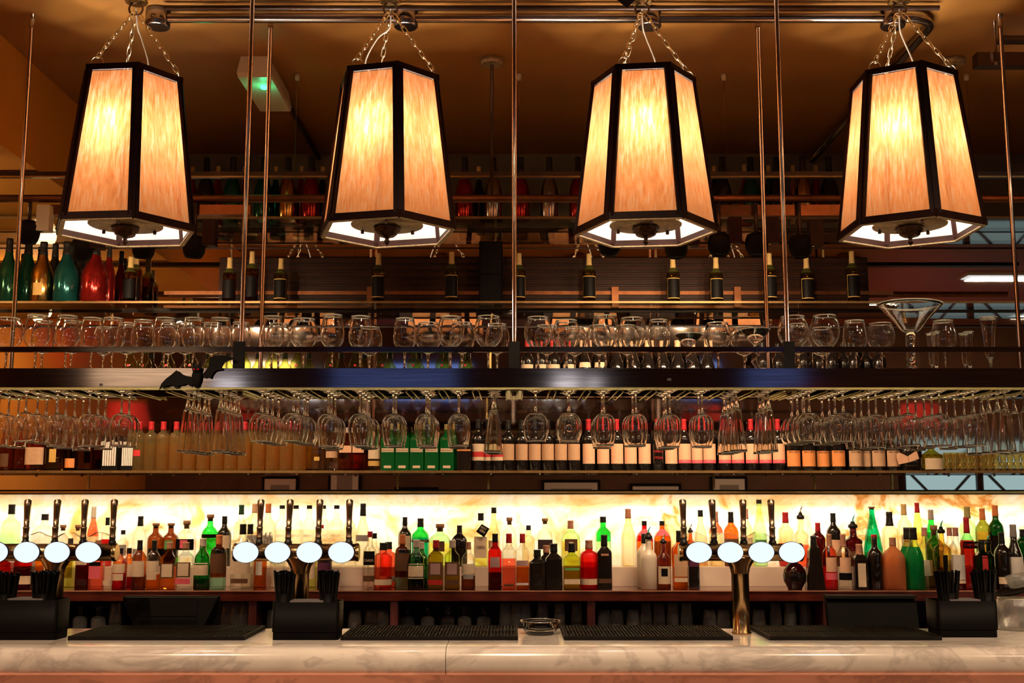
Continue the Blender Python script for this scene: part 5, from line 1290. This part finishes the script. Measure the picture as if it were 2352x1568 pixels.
# straw caddies
def caddy(px0, px1, py0, py1, lab, cups, seed):
    y = 4.58 if px0 < 2000 else 4.665
    x0, x1 = X(px0, py1, y), X(px1, py1, y)
    w = (x1 - x0) / 2; h = Z(py0, y) - CZ
    t = root('bar_caddy', ((x0 + x1) / 2, y, CZ), 'black plastic bar caddy ' + lab, 'caddy', 'bar caddies with straws')
    d = .14
    def rr(e, z0, z1):
        c = .018
        p = []
        for cx, cy, a0 in ((w - e - c, c + e, -PI / 2), (w - e - c, d - e - c, 0), (-w + e + c, d - e - c, PI / 2), (-w + e + c, c + e, PI)):
            p += [(cx + c * math.cos(a0 + k * PI / 8), cy + c * math.sin(a0 + k * PI / 8)) for k in range(5)]
        return p
    obj('base', MB().prism(rr(.003, 0, 0), 0, .028, axis='z'), 'black_plastic', t)
    sh = MB(); o_, i_ = rr(0, 0, 0), rr(.004, 0, 0); n = len(o_)
    sh.v += [(a, b, .030) for a, b in o_] + [(a, b, h) for a, b in o_] + [(a, b, h) for a, b in i_] + [(a, b, .034) for a, b in i_]
    for i in range(n):
        k = (i + 1) % n
        for q in range(3):
            sh.face((q * n + i, q * n + k, (q + 1) * n + k, (q + 1) * n + i), 0, q != 1)
    sh.face([3 * n + i for i in range(n)])
    obj('tray', sh, 'black_plastic', t)
    nm = MB().box(-w * .5, w * .5, .02, d - .02, h - .03, h + .004)
    nk = root('napkin_stack', ((x0 + x1) / 2, y + .0, CZ), 'dark paper napkins in the bar caddy ' + lab, 'napkin', 'napkin stacks in the caddies')
    obj('napkin_stack', nm, 'napkin', nk); 
    rnd = random.Random(seed)
    ci = 0
    for cx, rad, top, lean, kind in cups:
        cxx = (X(cx, py0, y + .06) - (x0 + x1) / 2) * .96
        R = S(rad, py0, y + .06); H = Z(top, y + .06) - CZ
        zb = .036
        nmv = ['left', 'middle', 'right'][ci] if len(cups) == 3 else ['left', 'right'][ci]
        ci += 1
        c = root('straw_cup', ((x0 + x1) / 2 + cxx, y + .07, CZ + zb), 'black cup of straws, %s one in the caddy %s' % (nmv, lab), 'cup', 'straw cups')
        cuph = (H - zb) * (.62 if kind == 's' else .98)
        obj('cup', MB().lathe([(R * .70, 0), (R * .84, cuph), (R * .80, cuph), (R * .66, .004)], 20), 'black_plastic', c)
        if kind == 's':
            sm = []
            for k in range(34):
                a = k * 2.4; q = R * .8 * math.sqrt((k + .5) / 34)
                bx_, by_ = q * math.cos(a), q * math.sin(a)
                tp = (bx_ * 1.5, by_ * 1.3, H - zb + rnd.uniform(-.012, .006))
                s_ = MB().tube([(bx_ * .72, by_ * .72, .006), tp], .0047, 6)
                so = root('drinking_straw', c.location, 'black straw in the %s cup of the caddy %s' % (nmv, lab), 'straw', 'straws in the %s cup of the caddy %s' % (nmv, lab))
                obj('tube', s_, 'straw_black', so)
    return t
caddy(-34, 128, 1378, 1470, 'at the left end of the counter', [(8, 24, 1314, 0, 's'), (100, 27, 1312, 0, 's')], 1)
caddy(622, 777, 1383, 1470, 'in front of the middle tap', [(649, 22, 1312, 0, 's'), (755, 22, 1312, 0, 's')], 2)
caddy(2156, 2297, 1380, 1464, 'at the right end of the counter', [(2180, 25, 1312, 0, 's'), (2268, 25, 1310, 0, 's')], 3)

# drinks dish
x, y = X(1241, 1450, 4.78), 4.78
t = root('glass_dish', (x, y, CZ), 'small thick clear dish between the two centre bar mats', 'dish')
obj('bowl', MB().lathe([(.052, 0), (.058, .003), (.076, .030), (.082, .052), (.078, .054), (.06, .02), (.04, .014), (.001, .013)], 32), 'thick_clear', t)
obj('liner', MB().lathe([(.05, .022), (.062, .046), (.060, .047), (.048, .024), (.001, .0235)], 32), 'steel_dark', t)
obj('rim', MB().ring((0, 0, .054), .080, .0022, 'z', 36), 'chrome', t)

# beer tap towers
def tower(cx, med, hnd, bx0, bx1, lab, wrap=None):
    y = 4.78
    x0 = X(cx, 1400, y)
    zc = Z(1268, y); r = S(19.5, 1268, y)
    t = root('beer_tap_tower', (x0, y, CZ), 'brass T shaped beer tap tower ' + lab, 'beer tap', 'beer tap towers')
    zb = zc - CZ
    a, b = X(bx0, 1268, y) - x0, X(bx1, 1268, y) - x0
    cr = S(20, 1400, y)
    obj('column', MB().lathe([(cr * 1.12, 0), (cr * 1.12, .008), (cr, .014), (cr, zb - r * 2.0), (cr * 1.06, zb - r * 2.0)], 28), 'tower_brass', t)
    obj('funnel', MB().lathe(smooth([(cr * 1.05, zb - r * 2.45), (cr * 1.06, zb - r * 2.3), (cr * 1.2, zb - r * 1.7), (cr * 1.7, zb - r * .95), (cr * 2.1, zb - r * .55)], 4), 28, sec=lambda q, z, an: (q * math.cos(an), min(q, r * 1.02) * math.sin(an))), 'tower_brass', t)
    obj('barrel', MB().tube([(a + .01, 0, zb), (b - .01, 0, zb)], r, 28), 'tower_brass', t)
    for e, s in ((a, -1), (b, 1)):
        obj('end_cap', MB().tube([(e + s * .0 - s * .012, 0, zb), (e - s * .002, 0, zb), (e + s * .002, 0, zb)], [r * 1.06, r * 1.06, r * .92], 28), 'tower_brass', t)
    ew, eh = S(29.5, 1268, y) , S(23.5, 1268, y)
    for m in med:
        mx = X(m, 1268, y - .05) - x0
        mz = Z(1268, y - .055) - CZ
        def el(yy, k, n=36):
            return [(mx + ew * k * math.cos(2 * PI * i / n), yy, mz + eh * k * math.sin(2 * PI * i / n)) for i in range(n)]
        mb = MB()
        for yy, k in ((-r * .4, .8), (-.050, 1.03), (-.055, 1.03), (-.056, .985)):
            mb.v += el(yy, k)
        for j in range(3):
            for i in range(36):
                q = (i + 1) % 36
                mb.face((j * 36 + i, j * 36 + q, (j + 1) * 36 + q, (j + 1) * 36 + i), 0, True)
        o = obj('medallion', mb, 'cknavy', t)
        fb = MB(); fb.v += el(-.0562, .985); fb.v += el(-.0572, .97); fb.v += el(-.05, .985)
        for i in range(36):
            q = (i + 1) % 36
            fb.face((i, q, 36 + q, 36 + i)); fb.face((72 + i, 72 + q, q, i))
        fb.face([36 + i for i in range(36)]); fb.face([72 + i for i in range(36)][::-1])
        obj('light_lens', fb, 'medallion_light', o)
    for k, hp in enumerate(hnd):
        hx = X(hp[0], 1200, y) - x0
        ln = (X(hp[1], 1146, y) - X(hp[0], 1240, y))
        ztop = Z(1146, y) - CZ
        z0 = zb + r * .92
        h = ztop - z0
        bq = obj('tap_base', MB().lathe([(.016, z0), (.016, z0 + h * .06), (.012, z0 + h * .09), (.012, z0 + h * .14)], 14, cx=hx), 'ckblack', t)
        obj('collar', MB().lathe([(.0125, z0 + h * .13), (.0135, z0 + h * .16), (.0115, z0 + h * .18), (.0125, z0 + h * .34), (.014, z0 + h * .36), (.012, z0 + h * .39)], 14, cx=hx), 'handle_metal', t)
        pts = [(hx + ln * q, 0, z0 + h * z) for q, z in ((.2, .38), (.5, .6), (.85, .85), (.97, .97), (1., 1.))]
        obj('tap_handle', MB().tube(pts, [.0105, .012, .0145, .0145, .007], 12), 'handle_metal', t)
    if wrap:
        wm = MB()
        xs_ = [X(q, 1240, y) - x0 for q in wrap]
        n = 10
        for j in range(2):
            for i in range(n + 1):
                u = xs_[0] + (xs_[1] - xs_[0]) * i / n
                wm.v.append((u, -.016 + .006 * math.sin(i * 2.1) * (1 - j), zb + r * .95 + (.006 + .032 * (1 + .4 * math.sin(i * 1.7))) * j))
                wm.v.append((u, .016 + .006 * math.cos(i * 2.1) * (1 - j), zb + r * .95 + (.006 + .032 * (1 + .4 * math.sin(i * 1.7))) * j))
        row = 2 * (n + 1)
        for i in range(n):
            wm.face((2 * i, 2 * i + 2, row + 2 * i + 2, row + 2 * i)); wm.face((2 * i + 1, row + 2 * i + 1, row + 2 * i + 3, 2 * i + 3)); wm.face((row + 2 * i, row + 2 * i + 2, row + 2 * i + 3, row + 2 * i + 1))
        obj('plastic_wrap', wm, 'film', t)
    # hidden spouts on the barman's side
    for m in med:
        mx = X(m, 1268, y) - x0
        obj('spout', MB().tube([(mx, r * .8, zb), (mx, r * 1.8, zb), (mx, r * 2.2, zb - .012), (mx, r * 2.2, zb - .022)], .009, 8), 'chrome', t)
tower(122, (-10, 62, 132, 204), [(-4, 2), (61, 67), (128, 135), (193, 198), (260, 265)][1:], -22, 268, 'at the left of the counter', (70, 262))
tower(688, (565, 638, 711, 784), [(597, 601), (663, 668), (732, 736), (802, 804)], 538, 824, 'in the middle, above a straw caddy', (600, 625))
tower(1702, (1605, 1677, 1748, 1818), [(1570, 1567), (1639, 1634), (1707, 1705), (1773, 1769)], 1560, 1842, 'at the right, its column uncovered', (1575, 1775))

# tills
def till(px0, px1, py0, lab, vents):
    y = 5.02
    x0, x1 = X(px0, 1410, y + .12), X(px1, 1410, y + .12)
    w = (x1 - x0) / 2
    zt = Z(py0, y + .12)
    t = root('till_screen', ((x0 + x1) / 2, y + .12, .951), 'back of a dark till screen ' + lab, 'till', 'till screens on the counter')
    h = zt - .951
    if vents:
        obj('back_shell', MB().prism([(-w, h), (w, h), (w * .97, h * .9), (w * .8, h * .62), (w * .5, h * .30), (-w * .5, h * .30), (-w * .8, h * .62), (-w * .97, h * .9)], -.03, .01), 'soft_black', t)
        obj('bezel', MB().box(-w * 1.01, w * 1.01, .01, .03, h * .06, h * 1.012), 'black_plastic', t)
        obj('cover_plate', MB().box(-w * .6, w * .6, -.034, -.03, h * .70, h * .96), 'soft_black', t)
        vm = MB()
        for i in range(24):
            a = -w * .58 + i * w * 1.16 / 23
            vm.box(a - .0022, a + .0022, -.034, -.03, h * .46, h * .64)
        obj('vents', vm, 'black_plastic', t)
    else:
        obj('bezel', MB().prism([(0, 0), (.05, h * .92), (.08, h), (.11, h), (.03, 0)], -w, w, axis='x'), 'black_plastic', t)
        obj('top_edge', MB().box(-w, w, .04, .112, h, h + .012), 'soft_black', t)
    obj('stand', MB().prism([(-.06, 0), (.06, 0), (.04, h * .35), (-.04, h * .35)], .03, .06), 'soft_black', t)
    obj('stand_foot', MB().box(-.08, .08, -.02, .1, 0, .012), 'soft_black', t)
till(285, 500, 1370, 'behind the leftmost bar mat', True)
till(1908, 2115, 1376, 'behind the rightmost bar mat', False)

# jar with lid and tumbler at the right edge
x, y = X(2335, 1420, 4.95), 4.95
t = root('glass_jar', (x, y, CZ), 'big clear storage jar at the right end of the counter', 'jar')
obj('jar_body', MB().lathe([(.07, 0), (.082, .004), (.084, .10), (.074, .125), (.070, .13)], 28, cap1=False), 'tumbler_g', t)
obj('rim', MB().ring((0, 0, .13), .070, .004, 'z', 28), 'rim_glint_glass', t)
t = root('saucer_lid', (x + .006, y, CZ + .148), 'dark tilted saucer lying on the clear storage jar', 'saucer')
o = obj('plate', MB().lathe([(.03, 0), (.05, .004), (.09, .018), (.09, .021), (.05, .009), (.001, .006)], 28), 'black_plastic', t); o.rotation_euler = (0, -.3, 0)
t = root('tumbler_glass', (x + .02, y, CZ + .178), 'small tumbler standing tilted on the dark saucer', 'glass')
o = obj('bowl', MB().lathe([(.036, 0), (.04, .004), (.047, .05), (.045, .05), (.036, .008), (.001, .007)], 24), 'tumbler_g', t); o.rotation_euler = (0, -.25, 0)

# ================================================================== LIGHTS OF THE ROOM, WITH ADDED FILLS
for x, y in ((-2.0, 2.2), (0, 2.4), (2.0, 2.2), (3.6, 3.2)):  # fill spots added to light the counter front and the back bar
    spot('room_fill_spot', (x, y, CEIL - .2), (x * .9, 4.3, 1.0), 230, (1, .70, .44), 70, .8, .05)
    spot('room_fill_spot', (x, y - .6, CEIL - .2), (x * 1.1, 6.3, 1.15), 170, (1, .68, .42), 44, .9, .05)
for x, y, z in ((3.9, 1.0, CEIL - .05), (4.9, 2.6, CEIL - .05), (-3.9, 2.4, 3.27), (6.4, .2, CEIL - .05)):
    area('panel_light', (x, y, z), .8, .2, 30, (1, .70, .42), (0, 0, 0))
spot('tray_glow', (2.75, 5.3, CEIL - .45), (2.75, 5.3, CEIL), 3.0, (1, .8, .62), 120, .9, .05)
point('left_wall_fill', (-3.4, 5.6, 3.0), 16, (1, .7, .35), .1)  # fill light added to brighten the orange wall at left

w = bpy.data.worlds.new('World'); bpy.context.scene.world = w; w.use_nodes = True
w.node_tree.nodes['Background'].inputs[0].default_value = (.02, .012, .008, 1)
w.node_tree.nodes['Background'].inputs[1].default_value = .3

cam = bpy.data.cameras.new('Camera'); co = bpy.data.objects.new('Camera', cam); C.objects.link(co)
co.location = (0, 0, EYE); co.rotation_euler = (PI / 2 + PIT, 0, 0)
cam.sensor_width = 36; cam.lens = F / 2352 * 36; cam.clip_end = 60; cam.clip_start = .05
sc = bpy.context.scene
sc.camera = co
sc.view_settings.view_transform = 'Standard'; sc.view_settings.look = 'None'; sc.view_settings.gamma = 1; sc.view_settings.exposure = 0
sc.view_settings.use_curve_mapping = False
cy = sc.cycles
cy.max_bounces = 20; cy.transparent_max_bounces = 64; cy.transmission_bounces = 16; cy.glossy_bounces = 8; cy.diffuse_bounces = 4
cy.sample_clamp_indirect = 6.0; cy.caustics_refractive = False; cy.caustics_reflective = False
cy.use_denoising = True
